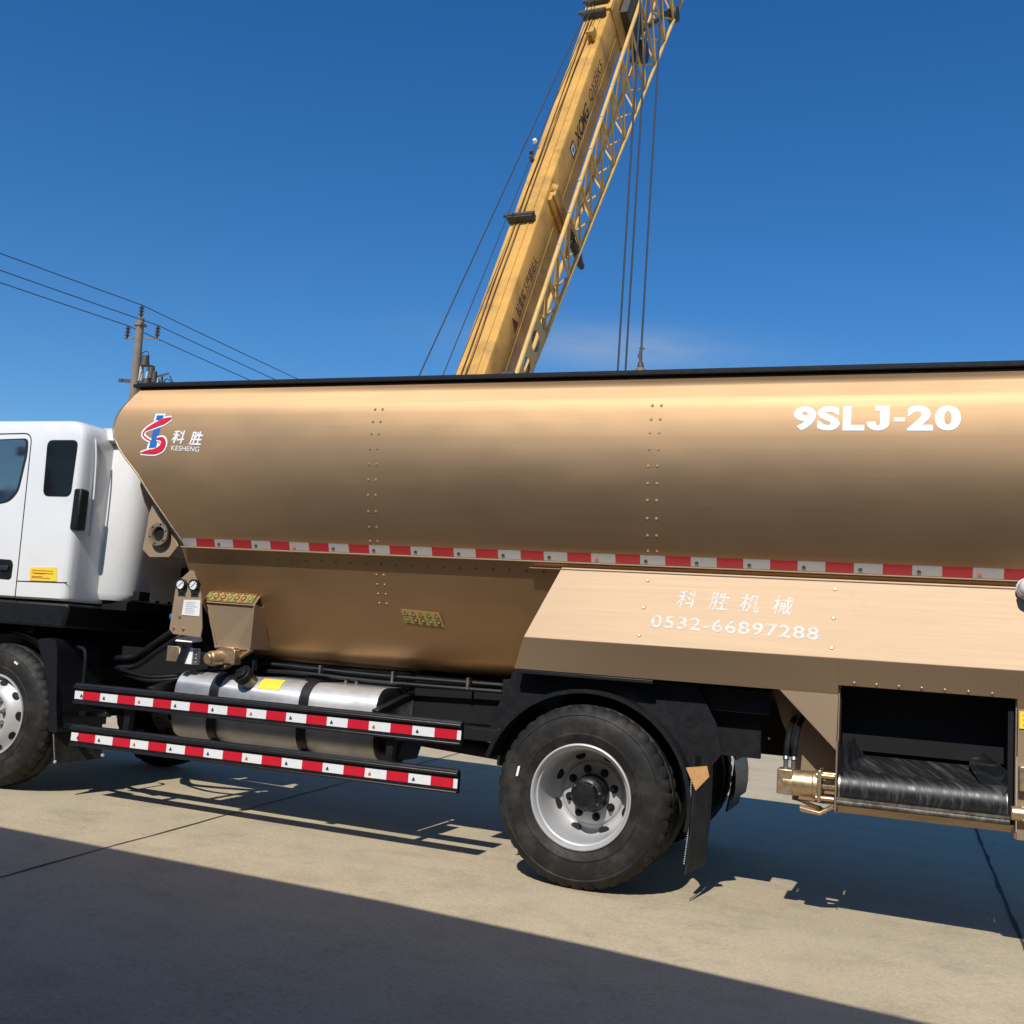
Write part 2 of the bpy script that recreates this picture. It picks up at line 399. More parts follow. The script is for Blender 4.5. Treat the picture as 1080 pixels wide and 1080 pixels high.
def warning_plate(parent, c00, c10, c11, c01, cols, base=YGOLD, name='warning_sticker'):
    """A flat sticker with rows of little triangles above rings and bars."""
    mb = MB(); c = [Vector(p) for p in (c00, c10, c11, c01)]
    nrm = (c[1] - c[0]).cross(c[3] - c[0]).normalized()
    P = lambda a, b, h=0.: c[0].lerp(c[1], a).lerp(c[3].lerp(c[2], a), b) + nrm * h
    mb.hexa([P(0, 0, 0), P(1, 0, 0), P(1, 1, 0), P(0, 1, 0), P(0, 0, .003), P(1, 0, .003), P(1, 1, .003), P(0, 1, .003)])
    for i in range(cols):
        a0 = (i + .12) / cols; a1 = (i + .88) / cols; am = (a0 + a1) / 2
        mb.add([P(a0, .56, .0045), P(a1, .56, .0045), P(am, .93, .0045)], [(0, 1, 2)], 1)
        mb.add([P(a0 + .035, .61, .0058), P(a1 - .035, .61, .0058), P(am, .83, .0058)], [(0, 1, 2)], 2)
        n = 10; da = (a1 - a0) / 2
        o = [P(am + da * math.cos(2 * PI * k / n), .30 + .19 * math.sin(2 * PI * k / n), .0045) for k in range(n)]
        mb.add(o, [tuple(range(n))], 1 if i % 3 else 3)
        mb.add([P(am + da * .55 * math.cos(2 * PI * k / n), .30 + .10 * math.sin(2 * PI * k / n), .0058) for k in range(n)], [tuple(range(n))], 2)
        mb.add([P(a0, .03, .0045), P(a1, .03, .0045), P(a1, .07, .0045), P(a0, .07, .0045)], [(0, 1, 2, 3)], 1)
    return mb.build(name, [base, SIGNK, SIGNY, paint('ink_green', (.05, .16, .05), .5)], parent, smooth=0)
z0, z1 = 1.425, 1.505
warning_plate(LOWER, (-1.345, YL(z0) - .004, z0), (-1.07, YL(z0) - .004, z0 - .01), (-1.10, YL(z1) - .004, z1), (-1.375, YL(z1) - .004, z1 + .008), 5)

# side skirt: bright sloping upper panel, darker under-turned lower panel, drop plate in front of the conveyor
SY = lambda z: -.02 + (.15 + .02) * (z - 1.385) / (1.812 - 1.385) if z >= 1.385 else (-.02 + .07 * (1.385 - z) / .188 if z > 1.197 else .05)
mb = MB(); T_ = .004
sk = [(-.235, 1.812), (-.385, 1.385), (-.457, 1.197)]
xsplit = [-.457, .376, 1.07, 1.372, 2.175, REAR]
def panel(pts, m=0): mb.prism([(x, SY(z), z) for x, z in pts], (0, T_, 0), m)
mb.prism([(-.235, SY(1.812), 1.812), (-.385, SY(1.385), 1.385), (REAR, SY(1.385), 1.385), (REAR, SY(1.812), 1.812)], (0, T_, 0))
mb.prism([(-.385, SY(1.3849), 1.3848), (-.457, .05, 1.1975), (1.370, .05, 1.1975), (1.370, SY(1.3848), 1.3848)], (0, T_, 0))
mb.prism([(1.3703, SY(1.3848), 1.3848), (1.3703, SY(1.245), 1.245), (2.228, SY(1.245), 1.245), (2.228, SY(1.3848), 1.3848)], (0, T_, 0))
mb.prism([(2.2283, SY(1.3848), 1.3848), (2.2283, .05, 1.1975), (REAR, .05, 1.1975), (REAR, SY(1.3848), 1.3848)], (0, T_, 0))
mb.prism([(1.068, .0515, 1.197), (1.368, .0515, .905), (1.372, .0515, 1.197)], (0, T_, 0))
mb.prism([(2.230, .0515, 1.197), (2.230, .0515, .56), (REAR, .0515, .56), (REAR, .0515, 1.197)], (0, T_, 0))
mb.prism([(-.235, .15, 1.812), (-.385, -.016, 1.385), (-.457, .05, 1.197), (-.40, .44, 1.197), (-.235, .26, 1.79)], (.004, 0, 0))   # front return
mb.prism([(1.372, .075, 1.245), (1.372, .075, .58), (1.372, .16, .58), (1.372, .62, .90), (1.372, .62, 1.245)], (.006, 0, 0))
mb.prism([(2.222, .075, 1.245), (2.222, .075, .56), (2.222, .62, .56), (2.222, .62, 1.245)], (.006, 0, 0))
mb.prism([(1.372, -.0, .955), (1.372, .01, .60), (1.372, .16, .58), (1.372, .16, .96)], (.006, 0, 0))
for X in (.296, 1.333, 2.40):
    for z in (1.755, 1.595, 1.435): mb.dome((X, SY(z) + .001, z), (0, -1, .35), .012, .009, m=1)
for k in range(7): mb.dome((1.45 + k * .11, SY(1.262) + .001, 1.262), (0, -1, -.3), .010, .010, m=1)
SKIRT = mb.build('side_skirt', [GOLDP, GOLDC], TR, smooth=0, bevel=.0012, seg=1)
mb = MB(); mb.box(-.44, REAR, .14, 1.0, 1.80, 1.8045)
mb.prism([(1.00, .30, 1.195), (1.06, .30, 1.02), (1.115, .30, .90), (1.13, .30, .75), (1.13, .30, .61), (1.371, .30, .59), (1.371, .30, 1.195)], (0, .006, 0))
mb.prism([(1.13, .30, .60), (1.13, .55, .60), (1.24, .55, .55), (1.33, .12, .56), (1.30, .11, .60)], (0, 0, .006))
mb.build('inner_plate', GOLDP, SKIRT, smooth=0)
ons = lambda p: Vector((p.x, SY(p.z) - .0015, p.z))
mb = MB()

for ch, x0, dz in (('科', .478, 0), ('胜', .658, -.002), ('机', .828, -.004), ('械', 1.005, -.006)):
    letters(mb, ch, [(x0, 0, 1.608 + dz), (x0 + .105, 0, 1.604 + dz), (x0 + .12, 0, 1.706 + dz), (x0 + .015, 0, 1.710 + dz)], ons, offset=.008)
mb.build('company_lettering', LETTERW, SKIRT, smooth=0); mb = MB()
letters(mb, '0532-66897288', [(.352, 0, 1.487), (1.262, 0, 1.472), (1.262, 0, 1.542), (.352, 0, 1.560)], ons, offset=.012, spacing=1.12)
mb.build('phone_lettering', LETTERW, SKIRT, smooth=0)
mb = MB(); mb.box(2.236, 2.42, .0445, .0495, 1.10, 1.185)
for k in range(3): mb.box(2.255, 2.40, .043, .0445, 1.115 + .024 * k, 1.122 + .024 * k, 1)
mb.build('warning_sticker', [YELLOW, INK], SKIRT, smooth=0)
mb = MB(); mb.box(-.45, .375, .048, .07, 1.172, 1.194); mb.build('skirt_edge_strip', PLASTIC, SKIRT, bevel=.004)

# conveyor mouth
mb = MB()
mb.box(1.38, 2.19, .30, .306, .90, 1.243); mb.box(1.38, 2.22, .60, .61, .60, 1.24); mb.box(1.38, 2.22, .09, .60, 1.236, 1.24); mb.box(2.19, 2.215, .10, .58, .62, 1.23); mb.box(1.3795, 1.385, .10, .58, .62, 1.23)
CONV = mb.build('conveyor', BLACKM, TR, smooth=0)
mb = MB(); rings = []
pth = [(.56, .985), (.40, .915), (.27, .850), (.19, .805)] + [(.13 + .092 * math.cos(a), .715 + .092 * math.sin(a)) for a in [math.radians(60 + 18 * k) for k in range(14)]] + [(.25, .62), (.5, .70)]
for yy, zz in pth: rings.append([Vector((1.395 + (2.185 - 1.395) * k / 10, yy, zz)) for k in range(11)])
mb.loft(rings, False); mb.build('belt', BELTS, CONV, smooth=60)
mb = MB(); mb.cyl((1.385, .13, .715), (2.188, .13, .715), .088, n=28); mb.build('roller', STEEL, CONV)
for q in ([(1.384, .09, .93), (1.384, .06, .80), (1.44, .055, .735), (1.50, .30, .87), (1.46, .33, .97)], [(2.185, .09, .88), (2.188, .05, .80), (2.14, .045, .70), (2.02, .26, .88), (2.04, .38, .98)]):
    mb = MB(); mb.prism(q, (.004, .012, .004)); mb.build('rubber_guide', BELTS, CONV, smooth=0)
mb = MB(); mb.cyl((1.38, .055, .645), (2.20, .055, .640), .016, n=10); mb.box(1.38, 2.2, .04, .075, .655, .668)
mb.build('scraper_bar', paint('worn_steel', (.20, .185, .165), .6, .6, .5, 30, bmp=.4, dirt=((.05, .04, .03), .42, .62, .8)), CONV)
mb = MB(); mb.prism([(1.379, .045, .628), (1.379, .22, .572), (1.379, .34, .56), (1.379, .35, .60)], (.84, 0, 0)); mb.build('tray', GOLDP, CONV, smooth=0)
mb = MB(); mb.box(2.235, 2.29, .0, .075, .80, .92); mb.build('belt_tensioner', GOLDC, CONV, bevel=.006)
mb = MB(); mb.box(2.24, 2.32, .0, .075, .66, .73); mb.cyl((2.20, .02, .69), (2.31, .02, .69), .035); mb.build('bearing_block', GOLDC, CONV, bevel=.006)
# hydraulic motor
mb = MB()
mb.cyl((1.10, .09, .715), (1.26, .09, .715), .068, n=24); mb.box(1.075, 1.155, .025, .155, .655, .785)
mb.cyl((1.255, .09, .715), (1.285, .09, .715), .074, n=24); mb.box(1.283, 1.303, .005, .175, .635, .800)
for dy, dz in ((-.055, .055), (.055, .055), (-.055, -.06), (.055, -.06)): mb.cyl((1.27, .09 + dy, .715 + dz), (1.372, .09 + dy, .715 + dz), .014, n=10)
mb.cyl((1.30, .09, .715), (1.38, .09, .715), .026, n=14)
mb.prism([(1.19, .04, .60), (1.20, .04, .572), (1.30, .04, .565), (1.37, .04, .61), (1.37, .04, .66), (1.355, .04, .66), (1.355, .04, .62), (1.295, .04, .585)], (0, .10, 0))
MOT = mb.build('hydraulic_motor', GOLDC, TR, bevel=.006)
for X in (1.113, 1.153):
    mb = MB(); mb.cyl((X, .08, .785), (X, .08, .83), .013, n=10, m=1); mb.cyl((X, .08, .83), (X, .085, .845), .018, n=10, m=1)
    mb.tube([(X, .085, .84), (X + .004, .10, .93), (X + .012, .2, 1.02), (X + .02, .45, 1.05)], .016, 8)
    mb.build('hydraulic_hose', [PLASTIC, STEEL], MOT)

# guard rails
def rail(z, dx):
    mb = MB(); x0, x1 = -3.735 + dx, -.785
    mb.box(x0, x1, .112, .150, z - .062, z + .062)
    mb.box(x0, x1, .090, .150, z + .044, z + .062 + .001); mb.box(x0, x1, .098, .150, z - .063, z - .046)
    mb.cyl((x0, .125, z + .062), (x1, .125, z + .062), .02, n=10)
    r = mb.build('guard_rail', BLACK, TR, bevel=.006)
    mb = MB(); xa = x1 - .028; k = 0; y0 = .1085
    mb.box(xa, x1 - .002, y0, y0 + .003, z - .03, z + .025, 1)
    red = True
    while xa > x0 + .06:
        xb = max(xa - .1495, x0 + .035)
        mb.box(xb + .0005, xa, y0, y0 + .003, z - .03, z + .025, 0 if red else 1)
        if not red: tri_mark(mb, xb + .035, z - .003, y0 - .0018, .011, 3 if k % 3 == 1 else 2); k += 1
        red = not red; xa = xb
    mb.box(x0 + .01, xa, y0, y0 + .003, z - .03, z + .025, 1)
    mb.build('reflective_tape', [RED, TWHITE, INK, REDINK], r)
    return r
R1 = rail(.777, 0); R2 = rail(.492, .012)
for X in (-3.30, -1.28):
    mb = MB(); mb.bar((-3.11 if X < -3 else -1.385, .13, .85), (-3.11 if X < -3 else -1.372, .80, .995), .05, .05); mb.build('rail_bracket', BLACK, TR, bevel=.006)
    mb = MB(); mb.bar((X, .18, .50), (X, .18, .80), .05, .05); mb.bar((X, .15, .49), (X, .32, .55), .05, .05); mb.build('rail_post', BLACK, TR, bevel=.006)
mb = MB(); mb.prism([(-1.40, .32, .73), (-1.25, .32, .73), (-1.30, .32, .55), (-1.38, .32, .55)], (0, .3, 0)); mb.build('tank_bracket', BLACK, TR, bevel=.006)
for p, q in (((-3.9, .35, .62), (-3.45, .15, .66)), ((-3.9, .2, .545), (-3.6, .15, .56))): mb = MB(); mb.bar(p, q, .045, .035); mb.build('rail_strut', BLACK, TR, bevel=.006)

# fuel tank
def rrect(y0, y1, z0, z1, r, n=6):
    out = []
    for cy, cz, a0 in ((y1 - r, z1 - r, 0), (y0 + r, z1 - r, 90), (y0 + r, z0 + r, 180), (y1 - r, z0 + r, 270)):
        for k in range(n + 1):
            a = math.radians(a0 + 90 * k / n); out.append((cy + r * math.cos(a), cz + r * math.sin(a)))
    return out
mb = MB(); rings = []
FT = (.27, .80, .540, .995, .13)
for X, g in ((-3.035, .05), (-3.03, .02), (-3.012, 0), (-1.455, 0), (-1.437, .02), (-1.432, .05)):
    rings.append([Vector((X, y, z)) for y, z in rrect(FT[0] + g, FT[1] - g, FT[2] + g, FT[3] - g, FT[4] - g * .6)])
mb.loft(rings, True, True); FUEL = mb.build('fuel_tank', ALU, TR, smooth=50)
mb = MB(); mb.loft([[Vector((X, y, z)) for y, z in rrect(FT[0] + g, FT[1] - g, FT[2] + g, FT[3] - g, FT[4] - g * .6)] for X, g in ((-1.4535, -.003), (-1.437, .012), (-1.424, .05))], True, True); mb.build('shaded_end', BLACK, FUEL, smooth=50)  # black shell added on the tank end; its shade is in the colour
for X in (-2.69, -1.985):
    mb = MB(); a = rrect(FT[0] - .004, FT[1] + .004, FT[2] - .004, FT[3] + .004, FT[4] + .004); b = rrect(FT[0] - .012, FT[1] + .012, FT[2] - .012, FT[3] + .012, FT[4] + .012)
    mb.loft([[Vector((X + d, y, z)) for y, z in (a if i == 3 or i == 0 else b)] for i, d in enumerate((-.034, -.034, .034, .034))], True)
    mb.box(X - .034, X + .034, .30, .80, .47, .53); mb.build('tank_strap', BLACK, FUEL, bevel=0)
mb = MB(); mb.cyl((-2.43, .335, .94), (-2.455, .255, 1.00), .052, n=20, m=1); mb.cyl((-2.45, .27, .99), (-2.462, .232, 1.018), .066, n=24); mb.cyl((-2.46, .236, 1.015), (-2.466, .22, 1.027), .045, n=20); mb.bar((-2.50, .224, 1.03), (-2.432, .224, 1.03), .012, .02)
mb.build('filler_cap', [PLASTIC, STEEL], FUEL, bevel=.003)
mb = MB(); pts = rrect(FT[0] - .003, 1, 0, FT[3] + .003, FT[4] + .003, 10)[11:22]
arc = [p for p in pts if p[0] > .272 or p[1] > .8][2:8]
mb.loft([[Vector((x, y, z)) for y, z in arc] for x in (-2.36, -2.19)], False); mb.build('warning_sticker', YELLOW, FUEL, smooth=60)
mb = MB(); mb.cyl((-2.05, .5, .99), (-2.05, .5, 1.015), .07); mb.box(-2.12, -1.98, .49, .51, 1.01, 1.03); mb.cyl((-1.72, .47, .99), (-1.72, .47, 1.02), .012, n=8, m=1); mb.cyl((-1.80, .47, .99), (-1.80, .47, 1.02), .012, n=8, m=1)
mb.build('sender_unit', [PLASTIC, STEEL], FUEL)

# chassis frame and running gear in the shade
mb = MB()
for y in (.72, 1.50):
    mb.box(-5.9, 3.3, y, y + .08, .92, 1.12)
for X in (-5.7, -3.7, -2.2, -.9, .9, 2.2, 3.2): mb.box(X, X + .1, .80, 1.50, .95, 1.05)
for y in (.70, 1.60): mb.box(-2.7, 3.3, y - .02, y + .02, 1.08, 1.13)
mb.box(-.6, .6, .56, .66, .70, .80); mb.box(-.8, .85, .60, .70, .78, .84); mb.box(-.8, .85, 1.60, 1.70, .78, .84)
mb.box(-.62, -.46, .3, 1.0, .60, 1.12); mb.box(-.95, -.6, .45, .7, .72, .80)
for X in (-1.15, -1.05, -.93, -.85, -.72): mb.dome((X, .718, .90), (0, -1, 0), .014, m=1); mb.dome((X, .718, .97), (0, -1, 0), .014, m=1)
mb.box(.55, 1.25, .66, .72, .80, 1.14)
for X in (.95, 1.10, 1.16): mb.dome((X, .655, .90), (0, -1, 0), .012, m=1)
FRAME = mb.build('chassis_frame', [BLACKM, STEEL], TR, bevel=.006)
mb = MB(); mb.cyl((0, .3, .51), (0, 2.0, .51), .085); mb.lathe_y((0, 1.15, .51), [(.02, -.22), (.15, -.18), (.22, -.05), (.22, .05), (.15, .18), (.02, .22)], 20)
mb.cyl((-4.45, .3, .57), (-4.45, 2.0, .57), .05); mb.cyl((-3.6, 1.15, .75), (-.2, 1.15, .55), .055)
mb.build('axles', BLACKM, FRAME)
for z, y, x0, x1 in ((1.075, .55, -2.70, -.55), (1.035, .50, -2.45, -.70), (1.10, .62, -2.75, -1.4)): mb = MB(); mb.tube([(x0, y, z), (x0 + .3, y - .02, z + .008), ((x0 + x1) / 2, y, z - .006), (x1, y + .02, z)], .014, 8); mb.build('pipe', PLASTIC, FRAME)
for X in (-2.55, -2.02, -1.47, -.93): mb = MB(); mb.box(X - .008, X + .008, .488, .53, 1.03, 1.105); mb.build('pipe_clip', STEEL, FRAME)
mb = MB(); mb.tube([(-.62, .45, 1.1), (-.63, .42, .95), (-.65, .42, .80)], .010, 6); mb.dome((-.655, .41, .80), (0, -1, 0), .016, m=1); mb.build('drain_pipe', [PLASTIC, STEEL], FRAME)
for q in ((-3.55, -3.12, 1.35, 1.9, .62, 1.22), (-3.80, -3.58, 1.25, 1.9, .75, 1.48), (-3.84, -3.30, 1.0, 1.8, 1.10, 1.75), (-1.36, -.66, .60, .70, .80, 1.10)): mb = MB(); mb.box(*q); mb.build('equipment_box', BLACKM, FRAME, bevel=.015)
mb = MB(); mb.cyl((-2.9, 1.1, .60), (-2.0, 1.1, .60), .13); mb.build('air_reservoir', BLACKM, FRAME, bevel=.02)
for k, (y, z) in enumerate(((.42, 1.035), (.46, 1.00), (.44, .965))):
    mb = MB(); mb.tube([(-3.85, y + .25, z - .02), (-3.66, y, z), (-3.48, y - .02, z + .03), (-3.30, y - .06, z + .13), (-3.12, y - .08, z + .24), (-3.05, y - .02, z + .32)], .021, 10); mb.build('air_hose', PLASTIC, FRAME)
for k in range(2): mb = MB(); mb.tube([(-3.6, .40 + .03 * k, .96 - .03 * k), (-3.3, .34, .93 - .025 * k), (-3.0, .38, .97 - .02 * k), (-2.7, .5, 1.06)], .013, 8); mb.build('brake_line', PLASTIC, FRAME)
mb = MB(); mb.tube([(-3.83, .2, 1.10), (-3.74, .18, 1.06), (-3.72, .18, .80), (-3.66, .18, .70), (-3.45, .2, .70)], .012, 8); mb.build('grab_loop', PLASTIC, FRAME)
# control panel with gauges
mb = MB(); mb.prism([(-3.005, .15, 1.60), (-2.985, .15, 1.61), (-2.90, .15, 1.685), (-2.87, .15, 1.68), (-2.79, .15, 1.52), (-2.755, .15, 1.30), (-2.76, .15, 1.235), (-2.985, .15, 1.245), (-3.02, .15, 1.275)], (0, .006, 0))
mb.prism([(-3.005, .156, 1.60), (-3.02, .156, 1.275), (-2.985, .156, 1.25)], (0, .03, 0))
for p in ((-2.945, 1.365), (-2.985, 1.285), (-2.905, 1.283)): mb.dome((p[0], .15, p[1]), (0, -1, 0), .013, .014, m=1)
PAN = mb.build('control_panel', [GOLDP, GOLDC], TR, smooth=0)
for X in (-2.948, -2.842):
    mb = MB(); mb.lathe_y((X, .118, 1.583), [(.001, .004), (.031, .004), (.033, -.004), (.039, -.004), (.039, .032), (.02, .034)], 24)
    gg = mb.build('pressure_gauge', BLACK, PAN)
    mb = MB(); mb.cyl((X, .1235, 1.583), (X, .1205, 1.583), .031, n=24); mb.bar((X - .014, .119, 1.570), (X + .016, .119, 1.599), .004, .002, (0, 1, 0), 1)
    for k in range(7):
        a = math.radians(-30 + 40 * k); mb.bar((X + .022 * math.cos(a), .1195, 1.583 + .022 * math.sin(a)), (X + .028 * math.cos(a), .1195, 1.583 + .028 * math.sin(a)), .003, .001, (0, 1, 0), 1)
    mb.build('dial', [PAPER, INK], gg)
    mb = MB(); mb.box(X - .030, X + .030, .146, .1498, 1.505, 1.522); mb.build('name_plate', INK, PAN)
mb = MB(); mb.prism([(-2.925, .1495, 1.48), (-2.79, .1495, 1.485), (-2.785, .1495, 1.375), (-2.93, .1495, 1.378)], (0, -.003, 0))
for k in range(6): mb.box(-2.905, -2.905 + random.uniform(.06, .10), .1455, .1463, 1.392 + .014 * k, 1.397 + .014 * k, 1)
mb.build('instruction_label', [PAPER, GREY], PAN, smooth=0)
mb = MB(); mb.dome((-3.02, .19, 1.36), (-1, -.3, 0), .03, .04, 12); mb.cyl((-3.02, .19, 1.36), (-2.95, .19, 1.36), .02); mb.build('drain_valve', BLUEP, PAN)
mb = MB(); mb.hexa([(-2.99, .18, 1.195), (-2.85, .18, 1.195), (-2.85, .30, 1.205), (-2.99, .30, 1.205), (-2.98, .20, 1.225), (-2.86, .20, 1.225), (-2.86, .30, 1.235), (-2.98, .30, 1.235)], 0); mb.box(-3.10, -3.005, .25, .35, 1.055, 1.16, 1); mb.box(-3.00, -2.885, .25, .34, 1.045, 1.155, 0); mb.bar((-2.975, .238, 1.04), (-2.935, .238, 1.16), .055, .02, (0, 1, 0), 2)
for k in range(4): mb.cyl((-2.88, .27, 1.06 + .026 * k), (-2.855, .27, 1.06 + .026 * k), .010, n=8, m=3)
mb.build('valve_block', [LETTER, GOLDC, BLACK, STEEL], TR, bevel=.004)
# discharge box behind the panel
mb = MB()
mb.prism([(-2.83, .25, 1.475), (-2.42, .25, 1.470), (-2.43, .27, 1.18), (-2.60, .27, 1.06), (-2.665, .27, 1.06), (-2.72, .27, 1.18)], (0, .006, 0))
mb.prism([(-2.425, .235, 1.478), (-2.415, .235, 1.478), (-2.425, .25, 1.17), (-2.60, .25, 1.045), (-2.61, .25, 1.052), (-2.436, .25, 1.178)], (0, .04, 0))
mb.prism([(-2.83, .235, 1.480), (-2.415, .235, 1.476), (-2.46, .40, 1.59), (-2.87, .40, 1.60)], (0, 0, -.006))
mb.prism([(-2.43, .256, 1.47), (-2.43, .256, 1.18), (-2.43, .5, 1.18), (-2.43, .38, 1.47)], (.005, 0, 0))
mb.prism([(-2.83, .25, 1.475), (-2.72, .27, 1.18), (-2.72, .5, 1.18), (-2.83, .40, 1.475)], (.005, 0, 0))
mb.bar((-2.80, .246, 1.46), (-2.705, .262, 1.17), .012, .012, (0, 1, 0)); mb.bar((-2.72, .26, 1.18), (-2.43, .26, 1.176), .008, .008)
BOXD = mb.build('discharge_box', GOLDP, TR, smooth=0, bevel=.001, seg=1)
warning_plate(BOXD, (-2.825, .232, 1.487), (-2.44, .232, 1.482), (-2.475, .375, 1.585), (-2.86, .375, 1.588), 7)
mb = MB(); mb.box(-2.64, -2.52, .20, .28, 1.075, 1.185); mb.cyl((-2.63, .22, 1.11), (-2.66, .14, 1.10), .05, n=18); mb.cyl((-2.655, .15, 1.102), (-2.665, .115, 1.097), .038, n=18); mb.box(-2.53, -2.50, .19, .27, 1.07, 1.17)
mb.build('gate_motor', GOLDC, TR, bevel=.006)
# bearing plate with pipe flange at the front corner
mb = MB(); q = [(-3.412, 2.138), (-3.40, 2.150), (-3.375, 2.148), (-3.299, 2.044), (-3.235, 1.985), (-3.142, 1.862), (-3.212, 1.775), (-3.377, 1.769), (-3.451, 1.825), (-3.437, 1.96), (-3.43, 2.08)]
mb.prism([(x, .30, z) for x, z in q], (0, .008, 0)); mb.prism([(-3.377, .30, 1.769), (-3.212, .30, 1.775), (-3.212, .5, 1.775), (-3.377, .5, 1.769)], (0, 0, .006))
MNT = mb.build('bearing_plate', GOLDP, TR, smooth=0, bevel=.002, seg=1)
mb = MB(); mb.lathe_y((-3.29, .30, 1.935), [(.068, .0), (.068, -.025), (.072, -.03), (.083, -.03), (.083, -.05), (.055, -.05), (.052, -.045), (.050, .02)], 28, 0)
mb.cyl((-3.29, .275, 1.935), (-3.29, .28, 1.935), .051, n=20, m=1)
for k in range(6): a = 2 * PI * k / 6 + .3; mb.dome((-3.29 + .069 * math.cos(a), .2505, 1.935 + .069 * math.sin(a)), (0, -1, 0), .008, .006, m=1)
mb.build('pipe_flange', [GOLDC, BLACKM], MNT)

# ------------------------------------------------------------------ wheels
def make_wheel(front, loc, flip=False, dual=False):
    org = Vector(loc); w = .275
    W = MB()
    tp = [(.288, .030), (.300, .018), (.318, .012), (.322, .009), (.340, .004), (.345, .000), (.352, .000), (.356, .004), (.40, .0), (.44, .004), (.450, .009), (.455, .006), (.462, .008), (.468, .014),
          (.486, .026), (.497, .038), (.507, .050), (.511, .065), (.512, .088), (.500, .092), (.500, .104), (.512, .108), (.513, .131), (.499, .135), (.499, .147), (.513, .151)]
    tp += [(r, w - y) for r, y in reversed(tp)]
    N = 168
    def mod(i, k):
        y = tp[i][1]; d = min(y, w - y)
        if .02 < d < .089 and k % 4 == 0: return -.010 if d > .03 else -.005
        return 0
    W.lathe_y(org, tp, N, 0, mod)
    ty_list = [W]
    if dual:
        W2 = MB(); W2.lathe_y(org + Vector((0, .31, 0)), tp, 84); ty_list.append(W2)
    rim = MB()
    if front:
        pr = [(.292, .034), (.296, .018), (.294, .010), (.286, .008), (.280, .014), (.274, .034), (.266, .052), (.258, .058), (.250, .052), (.225, .026), (.195, .004), (.175, -.006), (.165, -.008), (.155, -.002), (.150, .004), (.10, .004), (.098, -.004)]
    else:
        pr = [(.290, .034), (.296, .018), (.294, .010), (.286, .007), (.279, .014), (.274, .034), (.270, .044), (.262, .048), (.258, .060), (.252, .12), (.246, .20), (.238, .245), (.225, .268), (.205, .280), (.188, .278), (.176, .262), (.168, .258), (.10, .258)]
    rim.lathe_y(org, pr, 72)
    R = WHEELP = None
    hub = MB()
    if front:
        hub.lathe_y(org, [(.10, .004), (.098, -.03), (.085, -.05), (.06, -.075), (.001, -.08)], 28)
        yb, holes, hr = .004, 10, .232
    else:
        hub.lathe_y(org, [(.108, .258), (.107, .225), (.104, .205), (.098, .195), (.096, .150), (.086, .138), (.074, .132), (.070, .085), (.062, .076), (.001, .074)], 28)
        yb, holes, hr = .258, 8, .222
        for k in range(8): a = 2 * PI * k / 8 + .2; hub.cyl(org + Vector((.082 * math.cos(a), .145, .082 * math.sin(a))), org + Vector((.082 * math.cos(a), .126, .082 * math.sin(a))), .008, n=6, m=1)
    nuts = []
    for k in range(10 if front else 8):
        a = 2 * PI * k / (10 if front else 8) + .25; c = org + Vector((.138 * math.cos(a), yb, .138 * math.sin(a)))
        nu = MB(); nuts.append(nu); nu.cyl(c, c + Vector((0, -.006, 0)), .024, n=14); nu.cyl(c + Vector((0, -.004, 0)), c + Vector((0, -.028, 0)), .016, n=6); nu.cyl(c + Vector((0, -.028, 0)), c + Vector((0, -.042, 0)), .009, n=8)
    hh = rim
    for k in range(holes):
        a = 2 * PI * k / holes + (.05 if front else .39); er = Vector((math.cos(a), 0, math.sin(a))); et = Vector((-math.sin(a), 0, math.cos(a)))
        if front: nn = Vector((0, -1, 0)) + er * .85; c = org + er * .236 + Vector((0, .036, 0)); ra, rb = .022, .030
        else: nn = Vector((0, -1, 0)) - er * .55; c = org + er * .2225 + Vector((0, .268, 0)); ra, rb = .022, .032
        nn.normalize(); ee = et.cross(nn)
        ring = [c + nn * .006 + ee * ra * math.cos(2 * PI * j / 18) + et * rb * math.sin(2 * PI * j / 18) for j in range(18)]
        hh.add(ring, [tuple(range(18))], 1); hh.loft([ring, [p - nn * .03 for p in ring]], True, False, 1)
    objs = []
    if flip:
        for b in ty_list + [rim, hub] + nuts:
            for v in b.v: v.y = 2 * org.y - v.y
            b.f = [list(reversed(f)) for f in b.f]
    wh = W.build('wheel', RUBBER, TR, loc=org, smooth=35)
    for b in ty_list[1:]: b.build('inner_tyre', RUBBER, wh, smooth=35)
    rim.build('rim', [SILVER, BLACKM], wh, smooth=35)
    hub.build('hub', [SILVER if front else BLACK, STEEL], wh, smooth=35)
    for nu in nuts: nu.build('wheel_nut', BLACK if not front else STEEL, wh, smooth=30)
    return wh
rw = make_wheel(False, (0, .012, .512), dual=True)
fw = make_wheel(True, (-4.45, .085, .572))
make_wheel(False, (0, 2.288, .512), True, True); make_wheel(True, (-4.45, 2.215, .572), True)
mb = MB(); a = math.radians(163)
mb.prism([(-.385, .0095, .588), (-.372, .0095, .590), (-.362, .0095, .648), (-.376, .0095, .644)], (0, -.003, 0)); mb.build('chalk_mark', LETTER, rw, smooth=0)
mb = MB(); mb.prism([(-4.28, .083, .955), (-4.245, .083, .940), (-4.24, .083, .952), (-4.275, .083, .968)], (0, -.003, 0)); mb.build('chalk_mark', LETTER, fw, smooth=0)

